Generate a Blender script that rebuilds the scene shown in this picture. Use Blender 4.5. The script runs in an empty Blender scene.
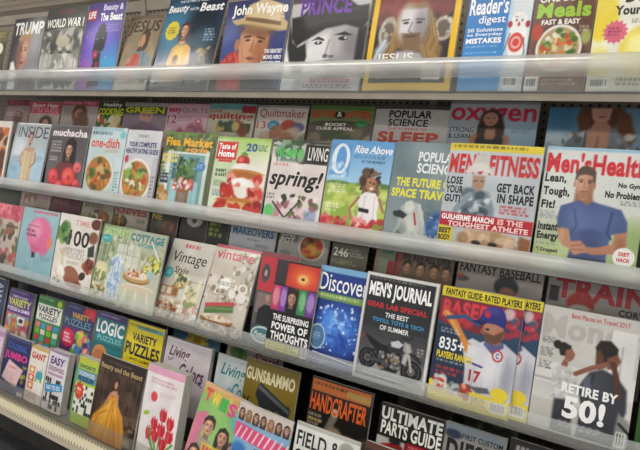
import bpy, math
import numpy as np
from mathutils import Matrix, Vector
# Magazine rack in a shop aisle. World: X along the rack, Y into the rack, Z up; the camera stands level with the top shelf.
TILT = math.radians(18)
SC = bpy.context.scene.collection

# ------------------------------------------------------------------ materials
def mat(name, col=(.5,.5,.5), rough=.5, metal=0.0, spec=.5):
    m = bpy.data.materials.new(name); m.use_nodes = True
    b = m.node_tree.nodes['Principled BSDF']
    b.inputs['Base Color'].default_value = (*col, 1); b.inputs['Roughness'].default_value = rough
    b.inputs['Metallic'].default_value = metal; b.inputs['Specular IOR Level'].default_value = spec
    return m, m.node_tree, b
def noise_col(m, nt, b, c1, c2, scale, detail=4, stretch=None):
    tc = nt.nodes.new('ShaderNodeTexCoord'); n = nt.nodes.new('ShaderNodeTexNoise'); r = nt.nodes.new('ShaderNodeValToRGB')
    n.inputs['Scale'].default_value = scale; n.inputs['Detail'].default_value = detail
    r.color_ramp.elements[0].color = (*c1, 1); r.color_ramp.elements[1].color = (*c2, 1)
    r.color_ramp.elements[0].position = .35; r.color_ramp.elements[1].position = .65
    src = tc.outputs['Object']
    if stretch:
        mp = nt.nodes.new('ShaderNodeMapping'); mp.inputs['Scale'].default_value = stretch
        nt.links.new(src, mp.inputs['Vector']); src = mp.outputs['Vector']
    nt.links.new(src, n.inputs['Vector']); nt.links.new(n.outputs['Fac'], r.inputs['Fac'])
    nt.links.new(r.outputs['Color'], b.inputs['Base Color'])
def cover_mat(name, rough, coat):
    m, nt, b = mat(name, rough=rough, spec=.35)
    a = nt.nodes.new('ShaderNodeAttribute'); a.attribute_name = 'Col'
    nt.links.new(a.outputs['Color'], b.inputs['Base Color'])
    b.inputs['Coat Weight'].default_value = coat; b.inputs['Coat Roughness'].default_value = .12
    # faint paper waviness
    tc = nt.nodes.new('ShaderNodeTexCoord'); n = nt.nodes.new('ShaderNodeTexNoise'); bp = nt.nodes.new('ShaderNodeBump')
    n.inputs['Scale'].default_value = 9; n.inputs['Detail'].default_value = 1
    bp.inputs['Strength'].default_value = .35; bp.inputs['Distance'].default_value = .004
    nt.links.new(tc.outputs['Object'], n.inputs['Vector']); nt.links.new(n.outputs['Fac'], bp.inputs['Height'])
    nt.links.new(bp.outputs['Normal'], b.inputs['Normal']); nt.links.new(bp.outputs['Normal'], b.inputs['Coat Normal'])
    return m
M_COVER = cover_mat('glossy_printed_cover', .42, .12)
M_SLEEVE = cover_mat('very_glossy_cover', .25, .5)
M_PAGES, nt, b = mat('page_edges', (.62,.58,.52), .8)
noise_col(M_PAGES, nt, b, (.45,.42,.37), (.72,.69,.63), 30, 2, (1, 60, 1))
M_METAL, nt, b = mat('beige_shelf_metal', (.36,.31,.25), .45)
noise_col(M_METAL, nt, b, (.30,.26,.205), (.35,.305,.245), 14)
M_DARK, nt, b = mat('dark_shelf_metal', (.05,.045,.042), .5)
noise_col(M_DARK, nt, b, (.035,.032,.03), (.06,.055,.05), 12)
M_CREAM, nt, b = mat('cream_painted_metal', (.72,.64,.46), .4)
M_FLOOR, nt, b = mat('dark_grey_floor', (.03,.031,.034), .75)
noise_col(M_FLOOR, nt, b, (.022,.023,.026), (.05,.051,.056), 60, 6)
M_CEIL, nt, b = mat('ceiling_tile', (.75,.74,.7), .9)
noise_col(M_CEIL, nt, b, (.70,.69,.65), (.8,.79,.75), 40)

def perforate(m, nt, b, base, hole, px, pz, rad, axis_v='Z', shift=(0,0), squash=1.0, lim=None):
    """rows of dark holes from object coordinates"""
    tc = nt.nodes.new('ShaderNodeTexCoord'); sp = nt.nodes.new('ShaderNodeSeparateXYZ')
    nt.links.new(tc.outputs['Object'], sp.inputs[0])
    def mth(op, a, v=None, c=None):
        n = nt.nodes.new('ShaderNodeMath'); n.operation = op
        for i, q in enumerate((a, v, c)):
            if q is None: continue
            if isinstance(q, (int, float)): n.inputs[i].default_value = q
            else: nt.links.new(q, n.inputs[i])
        return n.outputs[0]
    def cell(o, p, s):
        f = mth('FRACT', mth('MULTIPLY_ADD', o, 1/p, 50 + s))
        return mth('MULTIPLY', mth('SUBTRACT', f, .5), p)
    x = cell(sp.outputs['X'], px, shift[0]); z = cell(sp.outputs[axis_v], pz, shift[1])
    d = mth('SQRT', mth('ADD', mth('POWER', mth('ABSOLUTE', x), 2), mth('POWER', mth('ABSOLUTE', mth('MULTIPLY', z, squash)), 2)))
    k = mth('LESS_THAN', d, rad)
    mx = nt.nodes.new('ShaderNodeMixRGB'); mx.inputs[1].default_value = (*base, 1); mx.inputs[2].default_value = (*hole, 1)
    nt.links.new(k, mx.inputs[0]); nt.links.new(mx.outputs[0], b.inputs['Base Color'])
M_PEG, nt, b = mat('brown_pegboard', (.2,.16,.12), .6)
perforate(M_PEG, nt, b, (.25,.205,.155), (.03,.025,.02), .0225, .0225, .0042)
perforate(M_CREAM, *(M_CREAM.node_tree, M_CREAM.node_tree.nodes['Principled BSDF']), (.74,.66,.47), (.2,.16,.1), .016, .014, .0027, 'Y', squash=1.0)
M_LIPM, nt, b = mat('cream_shelf_edge', (.62,.56,.44), .45)

def acrylic(name, glare_milk, tint=(.93,.95,.95), rough=.16, mcol=(.9,.9,.88)):
    m = bpy.data.materials.new(name); m.use_nodes = True; nt = m.node_tree; nt.nodes.clear()
    o = nt.nodes.new('ShaderNodeOutputMaterial'); tr = nt.nodes.new('ShaderNodeBsdfTransparent'); tr.inputs[0].default_value = (*tint, 1)
    df = nt.nodes.new('ShaderNodeBsdfDiffuse'); df.inputs[0].default_value = (*mcol, 1)
    tl = nt.nodes.new('ShaderNodeBsdfTranslucent'); tl.inputs[0].default_value = (*mcol, 1)
    gl = nt.nodes.new('ShaderNodeBsdfGlossy'); gl.inputs['Roughness'].default_value = rough
    a = nt.nodes.new('ShaderNodeMixShader'); a.inputs[0].default_value = .35
    nt.links.new(df.outputs[0], a.inputs[1]); nt.links.new(tl.outputs[0], a.inputs[2])
    c = nt.nodes.new('ShaderNodeMixShader')
    # white for painted lamp glare, plus scratches and smears, varies along the strip
    tc = nt.nodes.new('ShaderNodeTexCoord'); mp = nt.nodes.new('ShaderNodeMapping'); mp.inputs['Scale'].default_value = (2.2, 1, 18)
    n = nt.nodes.new('ShaderNodeTexNoise'); n.inputs['Scale'].default_value = 2.0; n.inputs['Detail'].default_value = 3
    r = nt.nodes.new('ShaderNodeMapRange'); r.inputs[1].default_value = .3; r.inputs[2].default_value = .7
    r.inputs[3].default_value = glare_milk*.7; r.inputs[4].default_value = min(1, glare_milk*1.3)
    nt.links.new(tc.outputs['Object'], mp.inputs[0]); nt.links.new(mp.outputs[0], n.inputs['Vector']); nt.links.new(n.outputs['Fac'], r.inputs[0])
    nt.links.new(r.outputs[0], c.inputs[0]); nt.links.new(tr.outputs[0], c.inputs[1]); nt.links.new(a.outputs[0], c.inputs[2])
    lw = nt.nodes.new('ShaderNodeLayerWeight'); lw.inputs[0].default_value = .5
    pw = nt.nodes.new('ShaderNodeMath'); pw.operation = 'POWER'; pw.inputs[1].default_value = 4
    nt.links.new(lw.outputs['Facing'], pw.inputs[0])
    f = nt.nodes.new('ShaderNodeMath'); f.operation = 'MULTIPLY_ADD'; f.inputs[1].default_value = .9; f.inputs[2].default_value = .06
    nt.links.new(pw.outputs[0], f.inputs[0])
    g = nt.nodes.new('ShaderNodeMixShader')
    nt.links.new(f.outputs[0], g.inputs[0]); nt.links.new(c.outputs[0], g.inputs[1]); nt.links.new(gl.outputs[0], g.inputs[2])
    nt.links.new(g.outputs[0], o.inputs[0])
    return m
M_BAND = [acrylic('glare_acrylic_top', .46), acrylic('glare_acrylic_upper', .42), acrylic('glare_acrylic_mid', .24), acrylic('clear_acrylic_base', .07, (.9,.9,.87))]  # whiteness set per tier stands in for glare on the plastic
M_CLEAR = acrylic('clear_acrylic', .06)

# ------------------------------------------------------------------ mesh helpers
def mesh_obj(name, V, F, m, parent=None, loc=None, smooth=False):
    me = bpy.data.meshes.new(name); me.from_pydata([tuple(v) for v in V], [], F); me.materials.append(m); me.update()
    if smooth:
        for p in me.polygons: p.use_smooth = True
    o = bpy.data.objects.new(name, me); SC.objects.link(o)
    if parent: o.parent = parent
    if loc: o.location = loc
    return o
BF = [(0,1,3,2),(4,6,7,5),(0,4,5,1),(2,3,7,6),(0,2,6,4),(1,5,7,3)]
class MB:
    def __init__(s): s.V=[]; s.F=[]
    def box(s, x0,x1,y0,y1,z0,z1):
        n=len(s.V); s.V += [(x,y,z) for x in (x0,x1) for y in (y0,y1) for z in (z0,z1)]
        s.F += [tuple(n+i for i in f) for f in BF]; return s
    def prof(s, pts, x0, x1):            # closed Y,Z profile swept along X
        n=len(s.V); k=len(pts)
        s.V += [(x0,y,z) for y,z in pts] + [(x1,y,z) for y,z in pts]
        s.F += [(n+i, n+(i+1)%k, n+k+(i+1)%k, n+k+i) for i in range(k)]
        s.F += [tuple(n+i for i in range(k))[::-1], tuple(n+k+i for i in range(k))]; return s
    def build(s, name, m, parent=None, loc=None): return mesh_obj(name, s.V, s.F, m, parent, loc)
def strip(pts, t):                       # open Y,Z polyline -> closed profile of thickness t
    out=[]; 
    nrm=[]
    for i in range(len(pts)):
        a=pts[max(0,i-1)]; c=pts[min(len(pts)-1,i+1)]; dy=c[0]-a[0]; dz=c[1]-a[1]; L=math.hypot(dy,dz); nrm.append((-dz/L*t, dy/L*t))
    return list(pts)+[(p[0]+n[0],p[1]+n[1]) for p,n in reversed(list(zip(pts,nrm)))]
def empty(name, loc, label=None, cat=None, group=None, rot=(0,0,0)):
    o = bpy.data.objects.new(name, None); SC.objects.link(o); o.location = loc; o.rotation_euler = rot; o.empty_display_size = .05
    if label: o['label']=label
    if cat: o['category']=cat
    if group: o['group']=group
    return o

# ------------------------------------------------------------------ printing: paints a cover's colours on its mesh grid
def hx(c):
    c=c.lstrip('#')
    if len(c)==3: c=''.join(k*2 for k in c)
    return np.array([int(c[i:i+2],16)/255 for i in (0,2,4)])
def lin(a): return np.where(a<=.04045, a/12.92, ((a+.055)/1.055)**2.4)
_tc={}
def text_mesh(s, bold, shear):
    k=(s,bold,shear)
    if k in _tc: return _tc[k]
    cu=bpy.data.curves.new('t','FONT'); cu.body=s; cu.resolution_u=3; cu.offset=min(bold*1.15+.01,.042); cu.space_character=1+bold*2.2; cu.shear=shear; cu.fill_mode='FRONT'
    ob=bpy.data.objects.new('t',cu); SC.objects.link(ob); dg=bpy.context.evaluated_depsgraph_get(); dg.update()
    me=ob.evaluated_get(dg).to_mesh()
    v=np.zeros(len(me.vertices)*3); me.vertices.foreach_get('co',v); v=v.reshape(-1,3)[:,:2].copy()
    f=[tuple(p.vertices) for p in me.polygons]
    ob.evaluated_get(dg).to_mesh_clear(); bpy.data.objects.remove(ob); bpy.data.curves.remove(cu)
    if len(v): v-=v.min(0); v/=np.maximum(v.max(0),1e-6)
    _tc[k]=(v,f); return _tc[k]
class Art:
    def __init__(s, w, h, res, vs=1.0):    # vs: share of the height that the design's unit square covers
        s.w=w; s.h=h; s.vs=vs; s.asp=h/w*vs; s.nu=max(12,int(res)); s.nv=max(12,int(res*h/w))
        s.X,s.Y=np.meshgrid(np.linspace(0,1,s.nu+1), np.linspace(0,1/vs,s.nv+1)); s.C=np.ones(s.X.shape+(3,))*.9; s.txt=[]
    def mix(s,m,c):
        m=m[...,None]; s.C=s.C*(1-m)+np.asarray(c)*m
    def F(s,c): s.C[:]=hx(c); return s
    def G(s,c1,c2,ax=1,y0=0,y1=1):
        t=np.clip(((s.Y if ax else s.X)-y0)/(y1-y0),0,1); m=((s.Y>=y0)&(s.Y<=y1)).astype(float) if ax else np.ones_like(t)
        s.mix(m, hx(c1)*(1-t[...,None])+hx(c2)*t[...,None]); return s
    def E(s,x,y,rx,ry,c,k=.2,rot=0,al=1):
        dx=s.X-x; dy=(s.Y-y)*s.asp; ry=ry*s.asp; a=math.radians(rot); u=dx*math.cos(a)+dy*math.sin(a); v=-dx*math.sin(a)+dy*math.cos(a)
        d=np.sqrt((u/rx)**2+(v/ry)**2); s.mix(np.clip((1-d)/max(k,.01)+.5,0,1)*al, hx(c)); return s
    def R(s,x0,y0,x1,y1,c,al=1,k=.012):
        m=np.clip((s.X-x0)/k+.5,0,1)*np.clip((x1-s.X)/k+.5,0,1)*np.clip((s.Y-y0)/k+.5,0,1)*np.clip((y1-s.Y)/k+.5,0,1); s.mix(m*al,hx(c)); return s
    def P(s,pts,c,k=.015,al=1):
        pts=[tuple(map(float,q.split(','))) for q in pts.split()]; n=len(pts); ins=np.zeros(s.X.shape,bool); D=np.full(s.X.shape,9.)
        Y=s.Y*s.asp
        for i in range(n):
            x1,y1=pts[i]; x2,y2=pts[(i+1)%n]; y1*=s.asp; y2*=s.asp
            cr=((y1>Y)!=(y2>Y)); 
            with np.errstate(all='ignore'): xi=(x2-x1)*(Y-y1)/(y2-y1+1e-12)+x1
            ins^=cr&(s.X<xi)
            L=(x2-x1)**2+(y2-y1)**2+1e-12; t=np.clip(((s.X-x1)*(x2-x1)+(Y-y1)*(y2-y1))/L,0,1)
            D=np.minimum(D,np.hypot(s.X-x1-t*(x2-x1),Y-y1-t*(y2-y1)))
        m=np.clip(np.where(ins,D,-D)/k+.5,0,1); s.mix(m*al,hx(c)); return s
    def L(s,pts,c,w=.02,al=1):           # stroked line
        pts=[tuple(map(float,q.split(','))) for q in pts.split()]; Y=s.Y*s.asp; D=np.full(s.X.shape,9.)
        for (x1,y1),(x2,y2) in zip(pts,pts[1:]):
            y1*=s.asp; y2*=s.asp; Ln=(x2-x1)**2+(y2-y1)**2+1e-12; t=np.clip(((s.X-x1)*(x2-x1)+(Y-y1)*(y2-y1))/Ln,0,1)
            D=np.minimum(D,np.hypot(s.X-x1-t*(x2-x1),Y-y1-t*(y2-y1)))
        s.mix(np.clip((w/2-D)/.012+.5,0,1)*al,hx(c)); return s
    def B(s,x,y,rx,ry,cols,n=40,sz=.08,seed=1,al=.9):   # scatter of food / flower / clutter blobs inside an ellipse
        r=np.random.RandomState(seed); cols=cols.split()
        for i in range(n):
            a=r.rand()*6.28; q=math.sqrt(r.rand()); z=sz*(.5+r.rand())
            s.E(x+math.cos(a)*q*rx, y+math.sin(a)*q*ry, z, z*(.4+.6*r.rand())/s.asp, cols[r.randint(len(cols))], .5, r.rand()*180, al)
        return s
    def BR(s,x0,y0,x1,y1,cols,n=40,sz=.08,seed=1,al=.9):
        r=np.random.RandomState(seed); cols=cols.split()
        for i in range(n):
            z=sz*(.5+r.rand()); s.E(x0+(x1-x0)*r.rand(), y0+(y1-y0)*r.rand(), z, z*(.4+.6*r.rand())/s.asp, cols[r.randint(len(cols))], .5, r.rand()*180, al)
        return s
    def S(s,c,n=12,al=.6,seed=3,y0=0,y1=1,sz=.25):      # large soft mottling
        r=np.random.RandomState(seed)
        for i in range(n): s.E(r.rand(), y0+(y1-y0)*r.rand(), sz*(.4+r.rand()), sz*(.3+r.rand())*.6, c, 1.4, r.rand()*180, al*r.rand())
        return s
    def Q(s,x0,y0,x1,y1,c,rows=4,seed=2,al=.8,fill=.62):  # fine print: rows too small to read
        r=np.random.RandomState(seed); rh=(y1-y0)/rows
        for i in range(rows):
            x=x0; e=x1-(x1-x0)*r.rand()*.3
            while x<e:
                wd=(.02+.06*r.rand()); s.R(x,y0+i*rh,min(x+wd,e),y0+i*rh+rh*fill,c,al*(.6+.4*r.rand())); x+=wd+.018
        return s
    def H(s,x,y,r,skin='c89878',hair='2a1c16',long=0,beard=None,hat=None,yaw=0):   # portrait head
        A=s.asp; f=lambda c,g:'%02x%02x%02x'%tuple(int(min(1,v*g)*255) for v in hx(c)); dk=f(skin,.66); md=f(skin,.83); lt=f(skin,1.14); hd=f(hair,.6); hl=f(hair,1.7)
        q=lambda a,b:f'{x+r*a:.4f},{y+r*b/A:.4f}'
        P=lambda pts,c,k=.06,al=1: s.P(' '.join(q(a,b) for a,b in pts),c,max(.008,r*k),al)
        if long:
            P([(-.75,-.9),(0,-1.35),(.75,-.9),(1.05,.2),(1.0,1.9),(.6,2.1),(-.6,2.1),(-1.0,1.9),(-1.05,.2)],hair,.15)
            for a in (-.85,-.65,.65,.88): s.L(f'{q(a*.8,-.7)} {q(a*1.05,.5)} {q(a*.95,1.8)}',hl,r*.12,.5); s.L(f'{q(a*.9,-.3)} {q(a*1.1,.9)}',hd,r*.1,.6)
        else: P([(-.85,.1),(-.9,-.6),(-.5,-1.2),(.2,-1.35),(.75,-1.05),(.9,-.4),(.85,.15)],hair,.1)
        P([(-.33,.5),(.33,.5),(.42,1.6),(-.42,1.6)],dk,.1)
        P([(-.66,-.5),(-.4,-.9),(.4,-.9),(.68,-.5),(.7,.15),(.52,.68),(.2,1.02),(-.2,1.02),(-.52,.66),(-.7,.1)],skin,.08)
        s.E(x+r*.48,y+r*.15/A,r*.26,r*.75/A,dk,1.1,0,.55); s.E(x-r*.5,y+r*.3/A,r*.14,r*.5/A,md,1.1,0,.6); s.E(x-r*.12,y-r*.5/A,r*.35,r*.25/A,lt,1.2,0,.8); s.E(x-r*.3,y+r*.3/A,r*.2,r*.17/A,lt,1.2,0,.7)
        P([(-.72,.0),(-.75,-.6),(-.3,-1.05),(.4,-1.05),(.78,-.6),(.74,.0),(.6,-.45),(.2,-.72),(-.3,-.66),(-.6,-.4)],hair,.08)
        if beard: P([(-.6,.35),(-.3,.38),(0,.34),(.3,.38),(.6,.3),(.5,.8),(.2,1.12),(-.2,1.12),(-.5,.8)],beard,.15,.85)
        for g in (-1,1):
            ex=g*.3+yaw*.15; P([(ex-.2,-.2),(ex,-.29),(ex+.2,-.2),(ex,-.22)],hd,.05,.9); s.E(x+r*ex,y-r*.04/A,r*.15,r*.07/A,'e4d8d0',.5,0,.7); s.E(x+r*ex,y-r*.04/A,r*.08,r*.08/A,'1c1412',.5)
            s.E(x+r*ex,y-r*.12/A,r*.18,r*.05/A,dk,.8,0,.7)
        s.L(f'{q(.06+yaw*.2,-.05)} {q(.12+yaw*.3,.3)}',dk,r*.1,.6); s.E(x+r*(.02+yaw*.25),y+r*.33/A,r*.15,r*.06/A,dk,.9,0,.7); s.E(x+r*(yaw*.25-.03),y+r*.2/A,r*.06,r*.12/A,lt,1,0,.7)
        s.E(x+yaw*r*.2,y+r*.6/A,r*.25,r*.09/A,'a04c48',.6); s.L(f'{q(-.22+yaw*.2,.59)} {q(.22+yaw*.2,.59)}','5c2420',r*.05,.8)
        if hat:
            s.E(x,y-r*.55/A,r*1.7,r*.28/A,hat,.15); s.E(x,y-r*1.0/A,r*.95,r*.6/A,hat,.15)
        return s
    def bar(s,x0,y0,x1,y1,seed=4):
        s.R(x0,y0,x1,y1,'f2f0ea'); r=np.random.RandomState(seed); x=x0+.012; 
        while x<x1-.012:
            wd=.006+.01*r.rand(); s.R(x,y0+.008,min(x+wd,x1-.01),y1-.02,'303030',.8,.008); x+=wd+.008+.006*r.rand()
        return s
    def TG(s,t,x0,y0,x1,y1,c,b=0.0,sh=0.0):   # lettering printed into the picture, so later shapes can overlap it
        v,f=text_mesh(t,b,sh); px=x0+(x1-x0)*v[:,0]; py=y1+(y0-y1)*v[:,1]; m=np.zeros(s.X.shape)
        dx=1/s.nu; dy=s.Y[1,0]-s.Y[0,0]
        for ox in (-.33,0,.33):
            for oy in (-.33,0,.33):
                k=np.zeros(s.X.shape,bool)
                for q in f:
                    for i in range(1,len(q)-1):
                        a,b_,d=q[0],q[i],q[i+1]; X0=min(px[a],px[b_],px[d]); X1=max(px[a],px[b_],px[d]); Y0=min(py[a],py[b_],py[d]); Y1=max(py[a],py[b_],py[d])
                        i0=max(0,int(X0/dx)-1); i1=min(s.nu,int(X1/dx)+2); j0=max(0,int(Y0/dy)-1); j1=min(s.nv,int(Y1/dy)+2)
                        if i1<=i0 or j1<=j0: continue
                        X=s.X[j0:j1,i0:i1]+ox*dx; Y=s.Y[j0:j1,i0:i1]+oy*dy
                        e=lambda p,r:(px[r]-px[p])*(Y-py[p])-(py[r]-py[p])*(X-px[p])
                        A,B,D=e(a,b_),e(b_,d),e(d,a); k[j0:j1,i0:i1]|=((A>=0)&(B>=0)&(D>=0))|((A<=0)&(B<=0)&(D<=0))
                m+=k/9
        s.mix(np.clip(m,0,1),hx(c)); return s
    def T(s,t,x0,y0,x1,y1,c,b=0.0,sh=0.0,rot=0): s.txt.append((t,x0,y0,x1,y1,c,b,sh,rot)); return s

def magazine(mid, art, label, group, cat='magazine', t=.006, lift=0.0, res=None, spine=None, roll=0.0, bow=.0035, gloss=False, name='magazine', yaw=0.0, vs=None):
    row,x,w,h,lean = POS[mid]; Y,Z = ROWS[row]
    if res is None: res = w*RES.get(row,420)
    if vs is None: vs=.55 if row=='T2B' else 1.0
    a=Art(w,h,res,vs); art(a)
    sr=math.sin(math.radians(roll)); root=empty(name,(x+w/2-h*sr*.5,Y-lift,Z+t*.33+w/2*abs(sr)),label,cat,group,(-(TILT+math.radians(lean)),math.radians(roll),math.radians(yaw)))
    def bend(u,v): return -(bow*np.sin(np.pi*np.clip(u,0,1))+bow*.6*np.sin(np.pi*np.clip(v,0,1)))
    U=a.X.ravel(); Vv=a.Y.ravel(); n=len(U)
    # ink grain of the print
    rg=np.random.RandomState(sum(map(ord,mid))*7+3); cg=rg.rand(9,7); gy=np.linspace(0,7.99,a.nv+1); gx=np.linspace(0,5.99,a.nu+1); iy=gy.astype(int); ix=gx.astype(int); fy=(gy-iy)[:,None]; fx=(gx-ix)[None]
    lo=(cg[iy][:,ix]*(1-fy)*(1-fx)+cg[iy+1][:,ix]*fy*(1-fx)+cg[iy][:,ix+1]*(1-fy)*fx+cg[iy+1][:,ix+1]*fy*fx)-.5
    a.C=a.C*(1+.09*lo[...,None]+.05*(rg.rand(a.nv+1,a.nu+1,1)-.5))
    Vv=Vv*vs; P=np.stack([(U-.5)*w, bend(U,Vv), (1-Vv)*h],1); C=lin(np.clip(a.C.reshape(-1,3),0,1)*.97)
    idx=np.arange(n).reshape(a.nv+1,a.nu+1)
    quads=np.stack([idx[1:,:-1],idx[1:,1:],idx[:-1,1:],idx[:-1,:-1]],-1).reshape(-1,4)
    faces=[tuple(q) for q in quads.tolist()]
    VV=[P]; CC=[C]; off=n
    # spine and back cover
    sc=lin(hx(spine)) if spine else C.reshape(a.nv+1,a.nu+1,3)[:,0].mean(0)
    L=np.array([[-w/2,0,h],[-w/2,0,0],[-w/2,t,0],[-w/2,t,h]]); VV.append(L); CC.append(np.tile(sc,(4,1))); faces.append((off,off+3,off+2,off+1)); off+=4
    K=np.array([[-w/2,t,h],[-w/2,t,0],[w/2,t,0],[w/2,t,h]]); VV.append(K); CC.append(np.tile(lin(hx('b8b4ac')),(4,1))); faces.append((off,off+3,off+2,off+1)); off+=4
    for i,(s_,x0,y0,x1,y1,c,b_,sh,rot) in enumerate(a.txt):
        v,f=text_mesh(s_,b_,sh)
        if not len(v): continue
        u=x0+(x1-x0)*v[:,0]; vv=y1+(y0-y1)*v[:,1]
        if rot:
            cx,cy=(x0+x1)/2,(y0+y1)/2; r_=math.radians(rot); du=u-cx; dv=(vv-cy)*a.asp
            u=cx+du*math.cos(r_)-dv*math.sin(r_); vv=cy+(du*math.sin(r_)+dv*math.cos(r_))/a.asp
        u=np.clip(u,.003,.997); vv=np.clip(vv*vs,.003,.997)
        Q=np.stack([(u-.5)*w, bend(u,vv)-.0005-.00004*(i%8), (1-vv)*h],1)
        VV.append(Q); CC.append(np.tile(lin(hx(c)),(len(Q),1))); faces+= [tuple(off+k for k in q) for q in f]; off+=len(Q)
    me=bpy.data.meshes.new('cover'); me.from_pydata(np.concatenate(VV).tolist(),[],faces)
    C4=np.concatenate(CC); C4=np.concatenate([C4,np.ones((len(C4),1))],1).astype(np.float32)
    at=me.color_attributes.new('Col','FLOAT_COLOR','POINT'); at.data.foreach_set('color',C4.ravel())
    me.materials.append(M_SLEEVE if gloss else M_COVER); me.update()
    o=bpy.data.objects.new('cover',me); SC.objects.link(o); o.parent=root
    # page block, inset from the cover, with the same gentle bow
    k=10; g=.0012; pv=[]; pf=[]
    for i in range(k+1):
        u=i/k; xx=-w/2+.0006+(w-.0012-g)*u
        for z,vq in ((g,1),(h/2,.5),(h-g,0)):
            pv.append((xx,float(bend(u,vq))*.97+.0004,z)); pv.append((xx,t-.0003,z))
    for i in range(k):
        for j in range(2):
            A_=i*6+j*2; B_=A_+6; pf.append((A_,B_,B_+2,A_+2)); pf.append((A_+1,A_+3,B_+3,B_+1))
        A_=i*6; B_=A_+6; pf.append((A_,A_+1,B_+1,B_)); pf.append((A_+4,B_+4,B_+5,A_+5))
    for A_ in (0,k*6):
        for j in range(2): q=A_+j*2; pf.append((q,q+2,q+3,q+1))
    mesh_obj('page_block',pv,pf,M_PAGES,root)
    return root
RES={'T1F':540,'T2F':540,'T2B':330,'T3F':520,'T3B':240,'T4M':330,'T4B':170,'T4F':380}

ROWS={'T1F': (0, -0.008), 'T2F': (-0.04, -0.413), 'T2B': (0.06, -0.334), 'T3F': (-0.15, -0.762), 'T3B': (-0.05, -0.69), 'T4F': (-0.34, -1.165), 'T4M': (-0.19, -1.083), 'T4B': (-0.08, -1.062)}
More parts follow.
